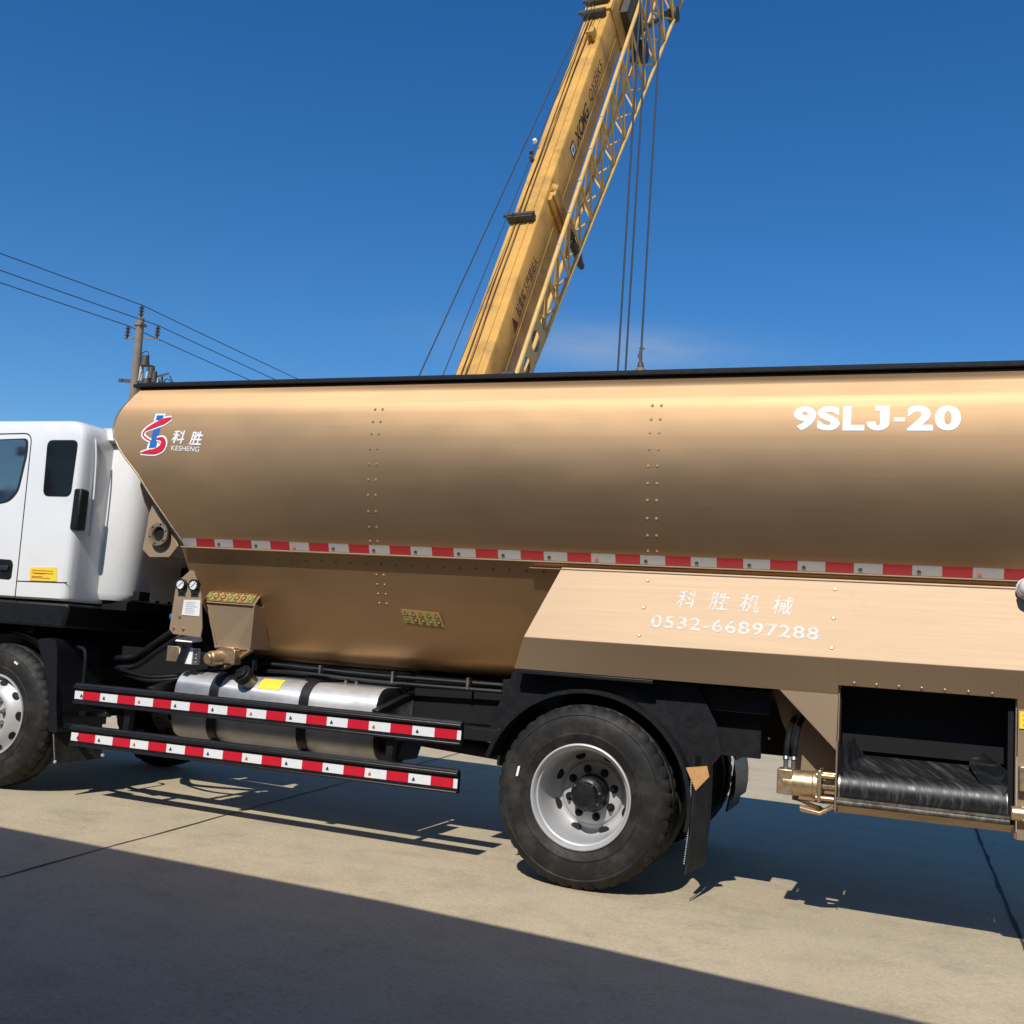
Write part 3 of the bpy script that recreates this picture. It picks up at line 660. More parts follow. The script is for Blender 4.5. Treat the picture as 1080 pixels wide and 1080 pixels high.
# rear mudguard, flaps
mb = MB()
arc = [math.radians(a) for a in range(-12, 172, 8)]
o = [(math.cos(a) * .625, .512 + math.sin(a) * .60) for a in arc]; i_ = [(math.cos(a) * .60, .512 + math.sin(a) * .575) for a in arc]
for y0, y1 in ((.05, .66),):
    mb.loft([[Vector((x, y0, z)) for x, z in o], [Vector((x, y1, z)) for x, z in o], [Vector((x, y1, z)) for x, z in i_], [Vector((x, y0, z)) for x, z in i_], [Vector((x, y0, z)) for x, z in o]], False)
out = [(-.64, .84), (-.50, 1.19), (.60, 1.185), (.72, .98), (.76, .82), (.70, .74), (.64, .60)]
inn = [(math.cos(math.radians(a)) * .60, .512 + math.sin(math.radians(a)) * .575) for a in range(8, 150, 8)]
mb.prism([(x, .17, z) for x, z in out] + [(x, .17, z) for x, z in inn], (0, .012, 0))
mb.box(.40, 1.0, .2, .7, 1.05, 1.18); mb.box(.62, .95, .30, .34, .80, 1.12)
MG = mb.build('mudguard', PLASTIC, TR, smooth=30, bevel=.004)
mb = MB(); rings = []
for z in (.80, .70, .55, .40, .27, .17):
    b = .02 * math.sin((.8 - z) * 4); x = .635 - (.80 - z) * .05 + b; rings.append([Vector((x - .012, .06, z)), Vector((x + .03, .40 + .0 * z, z - .01)), Vector((x + .036, .40, z - .01)), Vector((x - .006, .06, z))])
mb.loft(rings, True, True); FL = mb.build('mud_flap', RUBBER, MG, smooth=30)
mb = MB()
for k in range(36): z = .66 - k * .0125; mb.box(.628 - (.80 - z) * .05 + .02 * math.sin((.8 - z) * 4) - .018, .628 - (.80 - z) * .05 + .02 * math.sin((.8 - z) * 4) - .012, .054, .06, z, z + .006)
mb.build('flap_edging', GREY, FL, smooth=0)
mb = MB(); mb.prism([(.585, .048, .735), (.70, .048, .755), (.715, .048, .70), (.645, .048, .618)], (0, .006, 0)); mb.build('reflector', REFL, MG, smooth=0)
mb = MB(); rings = []
for z in (.80, .62, .45, .30):
    b = -.05 * ((.8 - z) / .5) ** 2; rings.append([Vector((.60 + b, 1.72, z)), Vector((.60 + b, 2.26, z + .0)), Vector((.612 + b, 2.26, z)), Vector((.612 + b, 1.72, z))])
mb.loft(rings, True, True); mb.build('mud_flap', RUBBER, MG, smooth=30)
# far mudguard
mb = MB(); mb.loft([[Vector((x, y, z)) for x, z in o] for y in (1.64, 2.25)], False); mb.build('mudguard', PLASTIC, TR, smooth=30)

# ------------------------------------------------------------------ cab
def rprof(pts, r, n=5):                                       # round the corners of a 2-D polygon
    out = []; N = len(pts)
    for i in range(N):
        p = Vector(pts[i]); a = Vector(pts[i - 1]); b = Vector(pts[(i + 1) % N]); rr = r[i] if isinstance(r, (list, tuple)) else r
        da = (a - p); db = (b - p); rr = min(rr, da.length * .45, db.length * .45); da.normalize(); db.normalize()
        s = p + da * rr; e = p + db * rr
        for k in range(n + 1): t = k / n; out.append(tuple(s.lerp(p, t).lerp(p.lerp(e, t), t)))
    return out
mb = MB(); rings = []
side = rprof([(-6.0, 1.10), (-5.98, 1.95), (-5.65, 2.745), (-3.895, 2.735), (-3.885, 1.412), (-4.3, 1.410), (-5.2, 1.41)], [.1, .2, .3, .16, .03, .02, .02], 6)
cx, cz = -4.9, 2.0
for y, k in ((.085, .966), (.096, .982), (.122, .994), (.175, 1.0), (2.125, 1.0), (2.178, .994), (2.204, .982), (2.215, .966)):
    rings.append([Vector((cx + (x - cx) * k, y, cz + (z - cz) * k)) for x, z in side])
mb.loft(rings, True, True); CAB = mb.build('cab', WHITE, TR, smooth=45)
CY = lambda z: .085
# rear bulge and roof lip
mb = MB(); rings = []
def plan(x1, y0, y1, r): return rprof([(-4.10, y0), (x1, y0), (x1, y1), (-4.10, y1)], [.01, r, r, .01], 12)
for z, g in ((1.45, .03), (1.50, .0), (2.56, 0), (2.60, .012), (2.612, .04)):
    rings.append([Vector((x, y, z)) for x, y in plan(-3.64 - g, .39 + g, 1.91 - g, .28)])
mb.loft(rings, True, True); mb.build('rear_bulge', WHITE, CAB, smooth=50)
mb = MB(); rings = []
for z, g in ((2.617, .03), (2.63, .0), (2.68, .005), (2.735, .06), (2.745, .12)):
    rings.append([Vector((x, y, z)) for x, y in plan(-3.575 - g, .33 + g, 1.97 - g, .2)])
mb.loft(rings, True, True); mb.build('roof_fairing', WHITE, CAB, smooth=50)
mb = MB(); mb.box(-3.888, -3.66, .45, 1.9, 1.38, 1.452); 
for k in range(6): mb.box(-3.66, -3.654, .62 + .14 * k, .66 + .14 * k, 1.46, 1.72)
mb.box(-3.70, -3.60, .50, .62, 1.46, 1.53)
mb.build('rear_sill', BLACKM, CAB, bevel=.01)
mb = MB(); mb.tube([(-3.886, .185, 2.61), (-3.872, .20, 2.45), (-3.868, .215, 2.2), (-3.87, .225, 1.9)], .008, 6); mb.build('drip_channel', WHITE, CAB)
# door with its seams, glass, handle
def seam(mb, pts, w=.009, m=0):
    L = [Vector((x, CY(z) - .0012, z)) for x, z in pts]
    for a, b in zip(L, L[1:]):
        d = (b - a).normalized(); n = Vector((-d.z, 0, d.x)) * w / 2; a2 = a - d * .002; b2 = b + d * .002
        mb.add([a2 - n, b2 - n, b2 + n, a2 + n], [(0, 1, 2, 3)], m)
mb = MB()
edge = rprof([(-5.4, 2.62), (-4.392, 2.632), (-4.352, 1.416), (-4.36, 1.416)], [.02, .075, .001, .001], 6)
seam(mb, edge); seam(mb, [(-4.352, 1.538), (-3.95, 1.545), (-3.895, 1.548)], .008)
mb.build('door_seam', GASKET, CAB, smooth=0)
def glass(name, pts, r, mat, frame=True):
    q = rprof(pts, r, 6); q2 = rprof([(x, z) for x, z in pts], r, 6)
    cxx = sum(p[0] for p in q) / len(q); czz = sum(p[1] for p in q) / len(q)
    mb = MB(); mb.prism([(cxx + (x - cxx) * 1.05, CY(z) - .003, czz + (z - czz) * 1.035) for x, z in q], (0, .006, 0)); f = mb.build(name, GASKET, CAB, smooth=0)
    mb = MB(); mb.prism([(x, CY(z) - .006, z) for x, z in q], (0, .004, 0)); mb.build('glass', mat, f, smooth=0)
    return f
glass('quarter_window', [(-4.228, 2.574), (-3.955, 2.574), (-3.962, 2.172), (-4.207, 2.172)], .05, GLASSQ)
glass('door_window', [(-5.35, 2.56), (-4.437, 2.585), (-4.425, 2.48), (-4.462, 2.20), (-4.53, 2.125), (-4.75, 2.08), (-5.45, 2.05)], [.05, .04, .05, .10, .10, .1, .05], GLASSK)
mb = MB(); mb.prism([(x, CY(1.6) - .004, z) for x, z in rprof([(-4.66, 1.695), (-4.43, 1.690), (-4.41, 1.66), (-4.41, 1.56), (-4.43, 1.545), (-4.65, 1.55)], .02, 4)], (0, .008, 0)); hd = mb.build('door_handle', PLASTIC, CAB, bevel=.002)
mb = MB(); mb.box(-4.60, -4.44, CY(1.6) - .02, CY(1.6) - .006, 1.61, 1.645); mb.build('grip', GASKET, hd, bevel=.005)
mb = MB(); mb.hexa([(-3.975, .082, 1.925), (-3.885, .082, 1.925), (-3.885, .20, 1.925), (-3.975, .082, 1.926), (-3.985, .08, 2.225), (-3.893, .08, 2.225), (-3.893, .20, 2.225), (-3.985, .08, 2.226)])
mb2 = MB(); mb2.box(-3.925, -3.852, .072, .16, 1.925, 2.225); mb2.build('air_vent', PLASTIC, CAB, bevel=.015)
mb = MB(); mb.prism([(-4.243, .0815, 1.642), (-4.00, .0815, 1.652), (-3.985, .0815, 1.552), (-4.235, .0815, 1.548)], (0, .003, 0))
for z, x0, x1 in ((1.62, -4.22, -4.03), (1.602, -4.225, -4.02), (1.598, -4.2, -4.1), (1.578, -4.22, -4.12), (1.568, -4.22, -4.05)): mb.box(x0, x1, .080, .0815, z, z + .005, 1)
mb.build('warning_sticker', [YELLOW, REDINK], CAB, smooth=0)
# black sill and wheel arch below the cab
mb = MB(); mb.prism([(x, .105, z) for x, z in [(-5.9, 1.10), (-5.9, 1.402), (-3.875, 1.402), (-3.875, 1.36), (-3.90, 1.225), (-5.2, 1.225)]], (0, 2.09, 0))
mb.build('cab_sill', PLASTIC, CAB, bevel=.02)
mb = MB(); mb.box(-5.9, -5.86, .1, 2.2, .45, 1.2); mb.box(-5.9, -5.2, .10, 2.2, .45, 1.0); mb.build('front_bumper', WHITE, CAB, bevel=.04)
mb = MB(); arc = [math.radians(a) for a in range(-2, 176, 8)]
prof = [(-4.45 + math.cos(a) * .60, .56 + math.sin(a) * .60) for a in arc]
mb.loft([[Vector((x, .14, z)) for x, z in prof], [Vector((x, .60, z)) for x, z in prof], [Vector((x - .0, .60, z + .012)) for x, z in prof], [Vector((x + .012, .14, z + .012)) for x, z in prof]], False)
fl = rprof([(-4.12, 1.135), (-4.03, 1.15), (-3.965, 1.14), (-3.935, 1.08), (-3.885, .70), (-3.845, .50), (-3.925, .50), (-3.95, .68), (-4.00, .88), (-4.08, 1.03)], .02, 3)
mb.prism([(x, .115, z) for x, z in fl], (0, .45, 0)); FG = mb.build('front_mudguard', PLASTIC, TR, smooth=30, bevel=.008)
mb = MB(); mb.hexa([(-3.90, .13, .50), (-3.88, .13, .50), (-3.86, .55, .50), (-3.88, .55, .50), (-3.855, .13, .285), (-3.838, .13, .285), (-3.80, .55, .30), (-3.82, .55, .30)]); fl2 = mb.build('mud_flap', RUBBER, FG)
mb = MB(); mb.dome((-3.84, .125, .30), (0, -1, 0), .012, .012); mb.dome((-3.80, .545, .32), (1, -.5, 0), .014, .014)
for k in range(16): mb.box(-3.893 + k * .003, -3.888 + k * .003, .126, .130, .49 - k * .013, .496 - k * .013)
mb.build('flap_edging', GREY, fl2)
mb = MB(); mb.box(-4.5, -4.1, .7, .95, .6, 1.2); mb.box(-5.3, -3.85, 1.25, 1.8, .6, 1.25); mb.build('engine_block', BLACKM, CAB, bevel=.02)
# marker lamp on the skirt
mb = MB(); mb.lathe_y((2.275, .0, 1.80), [(.001, .13), (.05, .13), (.058, .11), (.05, .09)], 20); LMP = mb.build('marker_lamp', LETTER, TR)
mb = MB(); mb.lathe_y((2.275, .0, 1.80), [(.049, .09), (.052, .06), (.046, .02), (.03, .0), (.001, -.006)], 20); mb.build('lens', LENS, LMP)

# ------------------------------------------------------------------ crane
CB = Vector((-5.713, 11.606, 6.145)); a_ = Vector((.02384, .45492, .89021)); t_ = Vector((-.04659, -.88899, .45554)); s_ = Vector((.99863, -.05234, 0))
CRp = lambda a, t, s: CB + a_ * (a * 1.17) + t_ * (t * 1.287) + s_ * (s * .865)
base = CRp(-5.4, -.45, -.37)
CR = thing('mobile_crane', (base.x, base.y, 0), 'yellow telescopic crane with a lattice jib stowed along its raised boom', 'crane')
w_, h_ = .738, .829
def cbox(mb, a0, a1, t0, t1, s0, s1, m=0): mb.hexa([CRp(a0, t0, s0), CRp(a0, t0, s1), CRp(a0, t1, s1), CRp(a0, t1, s0), CRp(a1, t0, s0), CRp(a1, t0, s1), CRp(a1, t1, s1), CRp(a1, t1, s0)], m)
mb = MB()
sec = [(0, -.02), (-.03, 0), (-w_ + .03, 0), (-w_, -.02), (-w_, -.62), (-w_ + .18, -h_), (-.18, -h_), (0, -.62)]
sec = [(0, -.03), (-.03, 0), (-w_ + .03, 0), (-w_, -.03), (-w_, -h_ + .05), (-w_ + .05, -h_), (-.05, -h_), (0, -h_ + .05)]
mb.loft([[CRp(a, t, s) for s, t in sec] for a in (-5.6, 10.55)], True, True)
BOOM = mb.build('boom', CRANEY, CR, bevel=.012)
mb = MB(); k = .045
sec2 = [(s * .88 - .045, t * .88 - .05) for s, t in sec]
mb.loft([[CRp(a, t, s) for s, t in sec2] for a in (10.5, 16.0)], True, True); mb.build('inner_boom', CRANEY, BOOM, bevel=.01)
mb = MB(); cbox(mb, 10.15, 10.6, .003, .05, -w_ - .03, .03); cbox(mb, 10.15, 10.6, -h_ - .05, -h_ - .003, -w_ - .03, .03); cbox(mb, 10.15, 10.6, -h_, 0, .003, .04); cbox(mb, 10.15, 10.6, -h_, 0, -w_ - .04, -w_ - .003)
mb.build('boom_collar', CRANEY, BOOM, bevel=.01)
for s0 in (-.60, -.50, -.24): mb = MB(); cbox(mb, -5, 10.1, .0015, .016, s0, s0 + .028); mb.build('weld_strip', CRANEY, BOOM, bevel=.003)
mb = MB(); cbox(mb, -5, 10.1, -.52, -.505, .0015, .008); mb.build('weld_strip', CRANEY, BOOM)
HOSE = paint('rusty_hose', (.09, .05, .03), .7)
for s0 in (-.555, -.44):
    mb = MB(); mb.tube([CRp(a, .02 + .008 * math.sin(a * 3.1 + s0 * 9), s0 + .008 * math.sin(a * 2.3)) for a in [x * .5 for x in range(-8, 21)]], .010, 6); mb.build('hydraulic_hose', HOSE, BOOM)
def roller(a0):
    mb = MB(); cbox(mb, a0 - .06, a0 + .06, .003, .10, -.13, -.08); cbox(mb, a0 - .06, a0 + .06, .003, .10, -w_ - .02, -w_ + .03)
    mb.cyl(CRp(a0, .12, -w_ - .10), CRp(a0, .12, -.05), .045, n=12); cbox(mb, a0 - .08, a0 - .05, .003, .14, -w_, -.08)
    mb.build('rope_roller', CRANEK, BOOM, bevel=.008)
roller(3.73); roller(10.0); roller(10.42)
mb = MB(); cbox(mb, 9.05, 9.35, .003, .16, -.30, -.16); cbox(mb, 9.05, 9.1, .003, .22, -.33, -.13); mb.build('lug', CRANEY, BOOM, bevel=.02)
mb = MB(); cbox(mb, 5.35, 5.40, .003, .12, -w_ - .02, -w_ + .05); mb.dome(CRp(5.8, .1, -w_), t_, .06, .1, 10, 1); mb.dome(CRp(5.45, .1, -w_ + .02), t_, .05, .12, 10); mb.build('limit_switch', [CRANEK, LETTER], BOOM)
# jib support bracket
mb = MB(); cbox(mb, 4.30, 4.75, -.80, -.06, .003, .10); cbox(mb, 4.40, 4.65, -.9, -.05, .10, .17); mb.cyl(CRp(4.60, -.10, .17), CRp(4.60, -.05, .02), .11, n=14); mb.build('jib_bracket', CRANEY, BOOM, bevel=.02)
mb = MB(); cbox(mb, 4.35, 4.50, -1.40, -.80, .10, .24); cbox(mb, 4.25, 4.35, -1.55, -.95, .2, .32); mb.cyl(CRp(4.3, -1.5, .22), CRp(4.3, -1.25, .30), .07, n=10); mb.build('jib_latch', CRANEK, BOOM, bevel=.02)
# lettering on the side plate (runs up the boom)
mb = MB()
def boomtext(txt, a0, a1, t0, t1, m=0, **kw): letters(mb, txt, [CRp(a0, t0, .005), CRp(a1, t0, .005), CRp(a1, t1, .005), CRp(a0, t1, .005)], None, m=m, **kw)
cbox(mb, 5.95, 6.22, -.44, -.20, .002, .004, 0); mb.add([CRp(5.99, -.40, .0055), CRp(6.18, -.40, .0055), CRp(6.18, -.24, .0055), CRp(5.99, -.24, .0055)], [(0, 1, 2, 3)], 1)
mb.add([CRp(6.03, -.32, .007), CRp(6.085, -.37, .007), CRp(6.14, -.32, .007), CRp(6.085, -.27, .007)], [(0, 1, 2, 3)], 0)
boomtext('XCMG', 6.34, 7.40, -.46, -.20, offset=.03, shear=.15); boomtext('QY35K5', 7.62, 8.80, -.42, -.20, shear=.15)
mb.build('boom_lettering', [INK, LETTER], BOOM, smooth=0); mb = MB()
boomtext('起重臂下严禁站人', 1.75, 3.10, -.42, -.20, offset=.01)
mb.add([CRp(1.40, -.42, .005), CRp(1.66, -.42, .005), CRp(1.53, -.20, .005)], [(0, 1, 2)])
mb.build('warning_lettering', paint('dark_red_ink', (.11, .02, .015), .5), BOOM, smooth=0)
# lattice jib
mb = MB(); r = .050
JL = lambda a: CRp(a, -.45 if a < 5.16 else -.45 - (a - 5.16) * .0165, .34)
def JRt(a): return -.873 - .547 * (a - .93) / 5.56 if a < 6.49 else -1.42 - .892 * (a - 6.49) / 7.95
JR = lambda a: CRp(a, JRt(a), .30)
JB = lambda a: CRp(a, -.80 - (a - .93) * .105 if a < 7.1 else -1.448 - (a - 7.1) * .042, .26 - .38 * min(1, max(0, (a - .6) / 6.)))
A1 = 15.2
mb.cyl(JL(.45), JL(A1), r, n=10); mb.cyl(JR(.55), JR(A1), r, n=10); mb.cyl(JB(.7), JB(6.4), r, n=10); mb.cyl(JB(6.4), JB(A1), r, n=10)
st = [1.9, 2.75, 3.6, 4.45, 5.35, 6.3, 7.3, 8.3, 9.35, 10.4, 11.5, 12.6, 13.7, 14.8]
for i, x in enumerate(st):
    mb.cyl(JL(x), JR(x), .030, n=8)
    if i + 1 < len(st):
        y = st[i + 1]; mid = (x + y) / 2
        mb.cyl(JL(y), JR(x), .027, n=8)
        mb.cyl(JL(x), JB(mid), .025, n=8); mb.cyl(JB(mid), JL(y), .025, n=8); mb.cyl(JR(x), JB(mid), .025, n=8); mb.cyl(JB(mid), JR(y), .025, n=8)
JIB = mb.build('lattice_jib', CRANEJ, CR, smooth=50)
# foot plate of the jib with two round openings
mb = MB()
def plate_with_holes():
    n = 24; a0, a1 = .55, 1.9
    for (c, rad) in ((.92, .15), (1.5, .19)):
        lo, hi = (a0, 1.2) if c < 1.2 else (1.2, a1)
        q = [(lo, -.45), (hi, -.45), (hi, JRt(hi)), (lo, JRt(lo))]; tc = (-.45 + JRt(c)) / 2
        inner = [(c + rad * math.cos(2 * PI * k / n), tc + rad * .85 * math.sin(2 * PI * k / n)) for k in range(n)]
        outer = []
        for k in range(n):
            d = Vector((math.cos(2 * PI * k / n), math.sin(2 * PI * k / n))); best = 9
            for (p, q2) in zip(q, q[1:] + q[:1]):
                p = Vector(p) - Vector((c, tc)); e = Vector(q2) - Vector((c, tc)) - p; den = d.x * e.y - d.y * e.x
                if abs(den) > 1e-6:
                    tt = (p.x * e.y - p.y * e.x) / den; uu = (p.x * d.y - p.y * d.x) / den
                    if tt > 0 and -.001 <= uu <= 1.001: best = min(best, tt)
            outer.append((c + d.x * best, tc + d.y * best))
        for s0 in (.35, .335):
            mb.loft([[CRp(x, y, s0) for x, y in inner], [CRp(x, y, s0) for x, y in outer]], True)
        mb.loft([[CRp(x, y, .35) for x, y in inner], [CRp(x, y, .335) for x, y in inner]], True)
plate_with_holes(); mb.build('foot_plate', CRANEJ, JIB, smooth=0)
mb = MB(); cbox(mb, .1, .5, -.95, -.35, .0, .36); mb.build('pivot_lug', CRANEK, JIB, bevel=.03)
mb = MB(); cbox(mb, 10.6, 11.5, -1.1, -.30, .02, .26); mb.cyl(CRp(11.2, -1.5, -.1), CRp(11.2, -1.5, .25), .3, n=20); mb.cyl(CRp(13.9, -2.22, .1), CRp(13.9, -2.22, .4), .22, n=20); mb.bar(CRp(11.9, -1.4, .0), CRp(13.9, -2.1, .2), .12, .12)
mb.cyl(CRp(10.4, -1.25, .1), CRp(11.8, -1.1, .1), .06)
mb.build('jib_sheave', CRANEK, JIB, bevel=.02)
# derrick cylinder
mb = MB(); mb.cyl(CRp(3.0, -1.25, -.25), CRp(-5.2, -2.4, -.25), .12, n=18, m=1); mb.cyl(CRp(-1.0, -1.85, -.25), CRp(-5.2, -2.4, -.25), .20, n=18); cbox(mb, 2.6, 3.3, -1.25, -.84, -.42, -.08)
mb.build('derrick_cylinder', [CRANEY, paint('ram_chrome', (.30, .36, .45), .25, .9)], CR, bevel=.01)
# ropes
for p, q, rr in ((CRp(-3, .34, -1.45), CRp(16, .2, -.05), .014), (CRp(-3, .30, -.80), CRp(10, .25, -.36), .011)):
    mb = MB(); mb.cyl(p, q, rr, n=6); mb.build('hoist_rope', ROPE, CR)
hk = Vector((-3.262, 13.49, 0))
for p, q in ((hk + Vector((-.01, 0, 7.2)), hk + Vector((-.006, 0, 21))), (Vector((-3.684, 13.378, 4.0)), Vector((-3.675, 13.38, 21))), (Vector((-3.543, 13.417, 4.0)), Vector((-3.525, 13.42, 21)))):
    mb = MB(); mb.cyl(p, q, .020, n=6); mb.build('fall_rope', ROPE, CR)
mb = MB()
mb.cyl(hk + Vector((0, 0, 6.76)), hk + Vector((-.01, 0, 6.90)), .075, .05, n=10); mb.bar(hk + Vector((-.01, 0, 6.86)), hk + Vector((-.02, 0, 7.14)), .07, .05); mb.cyl(hk + Vector((-.05, 0, 7.0)), hk + Vector((-.02, 0, 7.12)), .03, n=8); mb.cyl(hk + Vector((-.01, 0, 7.10)), hk + Vector((-.004, 0, 7.24)), .022, n=8); mb.bar(hk + Vector((-.05, 0, 7.19)), hk + Vector((.05, 0, 7.17)), .03, .03)
rings = []
for z, r in ((6.50, .02), (6.54, .08), (6.62, .128), (6.69, .132), (6.76, .110), (6.80, .06)): rings.append([hk + Vector((r * math.cos(2 * PI * k / 20), r * math.sin(2 * PI * k / 20), z)) for k in range(20)])
mb.loft(rings, True, True, 1); mb.tube([hk + Vector((0, 0, 6.52)), hk + Vector((0, 0, 6.32)), hk + Vector((.10, 0, 6.2)), hk + Vector((.04, 0, 6.1)), hk + Vector((-.08, 0, 6.16))], .03, 8)
mb.build('hook_ball', [CRANEK, paint('ball_worn', (.20, .16, .11), .6, .2, .4, 9)], CR)
# boom head above the frame
mb = MB(); cbox(mb, 15.8, 16.6, -.9, .25, -.75, .05); mb.cyl(CRp(16.2, -.5, -.8), CRp(16.2, -.5, .1), .35, n=20); mb.bar(CRp(16.2, -.5, .0), Vector((-3.4, 13.45, 21)), .2, .2); mb.build('boom_head', CRANEY, CR, bevel=.02)
# carrier hidden behind the truck
mb = MB(); bx, by = base.x, base.y
mb.box(bx - 3.2, bx + 3.2, by - 1.1, by + 5.5, .75, 1.25); mb.box(bx - 1.1, bx + 1.1, by - .6, by + 2.6, 1.30, 2.0); mb.box(bx - 1.0, bx + .6, by + 2.0, by + 3.4, 1.5, 2.4)
mb.build('carrier', CRANEY, CR, bevel=.05)
for X in (bx - 2.4, bx - 1.1, bx + 1.4, bx + 2.6):
    for Y in (by - 1.0, by + 5.1): mb = MB(); mb.lathe_y((X, Y, .52), [(.02, 0), (.28, .02), (.30, -.02), (.50, -.02), (.52, .03), (.52, .27), (.50, .3), (.02, .3)], 28); mb.build('carrier_wheel', RUBBER, CR)

# ------------------------------------------------------------------ utility pole and lines
PT = Vector((-16.78, 15.14, 9.25)); PB = Vector((-16.74, 15.18, 6.95)); dn_ = (PB - PT) / (PT.z - PB.z); foot = PT + dn_ * PT.z
UP = thing('utility_pole', (foot.x, foot.y, 0), 'tapered concrete utility pole rising behind the white cab, with fuse gear on it', 'pole')
mb = MB(); mb.cyl(foot, PT - Vector((0, 0, .35)), .17, .095, n=18); mb.build('post', POLE, UP)
rv = Vector((.9368, .3424, 0)); fv = Vector((-.3424, .9368, 0))
def insul(p, h=.34):
    mb = MB()
    for k in range(3): mb.cyl(p + Vector((0, 0, h * (.25 + .25 * k))), p + Vector((0, 0, h * (.36 + .25 * k))), .075, .045, n=12)
    mb.cyl(p, p + Vector((0, 0, h)), .028, n=8); mb.build('insulator', PORC, UP)
insul(PT - Vector((0, 0, .34)))
pa = PT + dn_ * .80
mb = MB(); mb.bar(pa - rv * .40 - Vector((0, 0, .10)), pa + rv * .52 - Vector((0, 0, .04)), .025, .03)
mb.box(*sum(([c - .12, c + .12] for c in (PT.x, PT.y)), []), PT.z - .55, PT.z - .49); mb.build('crossarm', POLE, UP)
iL = pa - rv * .31 + Vector((0, 0, -.10)); iR = pa + rv * .45 + Vector((0, 0, -.04)); insul(iL); insul(iR)
p2 = PT + dn_ * 1.98; G_ = .66
mb = MB(); mb.bar(p2 - rv * .42, p2 + rv * .75, .07, .08); mb.bar(p2 + rv * .3 - fv * .3 + dn_ * .25, p2 + rv * 1.1 - fv * .3 + dn_ * .35, .06, .06); mb.build('gear_bracket', CRANEK, UP)
mb = MB()
for k, (x, z0, z1, r, m) in enumerate(((.25, -.02, .62, .085, 1), (.52, .0, .62, .06, 1), (.40, .55, .95, .16, 0), (.62, .1, .55, .15, 0), (.80, -.05, .38, .10, 0), (.55, -.35, .05, .16, 0), (.30, -.32, .0, .12, 0), (.95, -.2, .12, .07, 2), (1.12, -.22, .2, .05, 0))):
    x *= G_; z0 *= G_; z1 *= G_; r *= .75; c = p2 + rv * x - fv * (.1 + .05 * (k % 3)); mb.cyl(c + Vector((0, 0, z0)), c + Vector((0, 0, z1)), r, r * .75, n=10, m=m)
mb.bar(p2 + rv * .06 + Vector((0, 0, .46)), p2 + rv * .45 + Vector((0, 0, .40)), .05, .05); mb.bar(p2 + rv * .4 + Vector((0, 0, .12)), p2 + rv * .82 + Vector((0, 0, .26)), .03, .04); mb.bar(p2 + rv * .5 + Vector((0, 0, .06)), p2 + rv * .92 + Vector((0, 0, -.06)), .03, .04, m=2)
mb.build('fuse_gear', [CRANEK, GREY, STEEL], UP)
mb = MB()
mb.tube([p2 + rv * .1 + Vector((0, 0, .45)), p2 + rv * .06 + Vector((0, 0, .68)), p2 + rv * .2 + Vector((0, 0, .80)), p2 + rv * .28 + Vector((0, 0, .66))], .012, 6)
mb.tube([p2 + rv * .7 + Vector((0, 0, .0)), p2 + rv * .8 + Vector((0, 0, .12)), p2 + rv * .95 + Vector((0, 0, .02)), p2 + rv * .86 + Vector((0, 0, .20))], .015, 6)
mb.build('jumper_wire', WIREK, UP)
wd_ = Vector((.1027, .9947, 0)).normalized()
def line(p, label):
    mb = MB(); pts = []
    for sgn in (-1, 1):
        L = 48.; seg = []
        for k in range(25):
            u = k / 24; seg.append(p + wd_ * sgn * L * u + Vector((0, 0, -4 * .55 * u * (1 - u))))
        pts = (list(reversed(seg)) + pts) if sgn < 0 else pts + seg[1:]
    mb.tube(pts, .011, 6); o = mb.build('power_line', WIREK, loc=p); o['label'] = label; o['category'] = 'power line'; o['group'] = 'overhead lines on the concrete pole'
line(PT, 'uppermost overhead power line, crossing the tip of the concrete pole'); line(iR + Vector((0, 0, .34)), 'middle overhead power line, on the longer arm of the concrete pole'); line(iL + Vector((0, 0, .34)), 'lowest overhead power line, on the shorter arm of the concrete pole')

# ------------------------------------------------------------------ unseen workshop inferred from the foreground shadow; low roof shaped to cut skylight
WK = thing('workshop_building', (0, -8, 0), 'open grey workshop whose roof edge casts the long shadow over the near concrete', 'building')
YB = -4.2; YW = -11.0; SUN = Vector((.02, -1.03, 1.0)).normalized()
hz = lambda ys: (ys - YB) / 1.03
roof = [(-9.0, hz(-.70)), (-3.33, hz(-.81) + .045), (-.66, hz(-.87) + .009), (.5, hz(-.98)), (1.85, hz(-1.15) - .025), (8.0, hz(-1.8)), (14, hz(-2.1))]
mb = MB()
for (xa, za), (xb, zb) in zip(roof, roof[1:]): mb.hexa([(xa, YB, za - .12), (xb, YB, zb - .12), (xb, YW, 4.5), (xa, YW, 4.5), (xa, YB, za), (xb, YB, zb), (xb, YW, 4.62), (xa, YW, 4.62)])
mb.build('roof', WALLB, WK, smooth=0)
mb = MB(); mb.box(-9, 14, YW - .2, YW, -.3, 4.6); mb.build('wall', WALLB, WK, smooth=0)
for X in (-8.9, 7.5, 13.8): mb = MB(); mb.box(X, X + .2, YB - .4, YB - .2, -.3, 2.0 + (1.2 if X < 0 else .1)); mb.build('post', WALLB, WK, smooth=0)
mb = MB()
for X in (-6, -1, 4, 9): mb.box(X, X + 3.4, YW + .003, YW + .05, 0, 3.6)
mb.build('roller_door', paint('door_grey', (.12, .13, .14), .6), WK, smooth=0)
AX = thing('red_shed', (-18, -11, 0), 'low red shed with pale blue panels reflected in the cab door window', 'building')
mb = MB(); mb.box(-34, -9.6, -13.8, -8.8, 0, 3.1); mb.build('wall', WALLR, AX, smooth=0)
mb = MB(); mb.box(-14.2, -12.9, -8.79, -8.7, 0, 3.5); mb.box(-20, -18, -8.79, -8.7, 0, 3.5); mb.build('wall_panel', PANELB, AX, smooth=0)

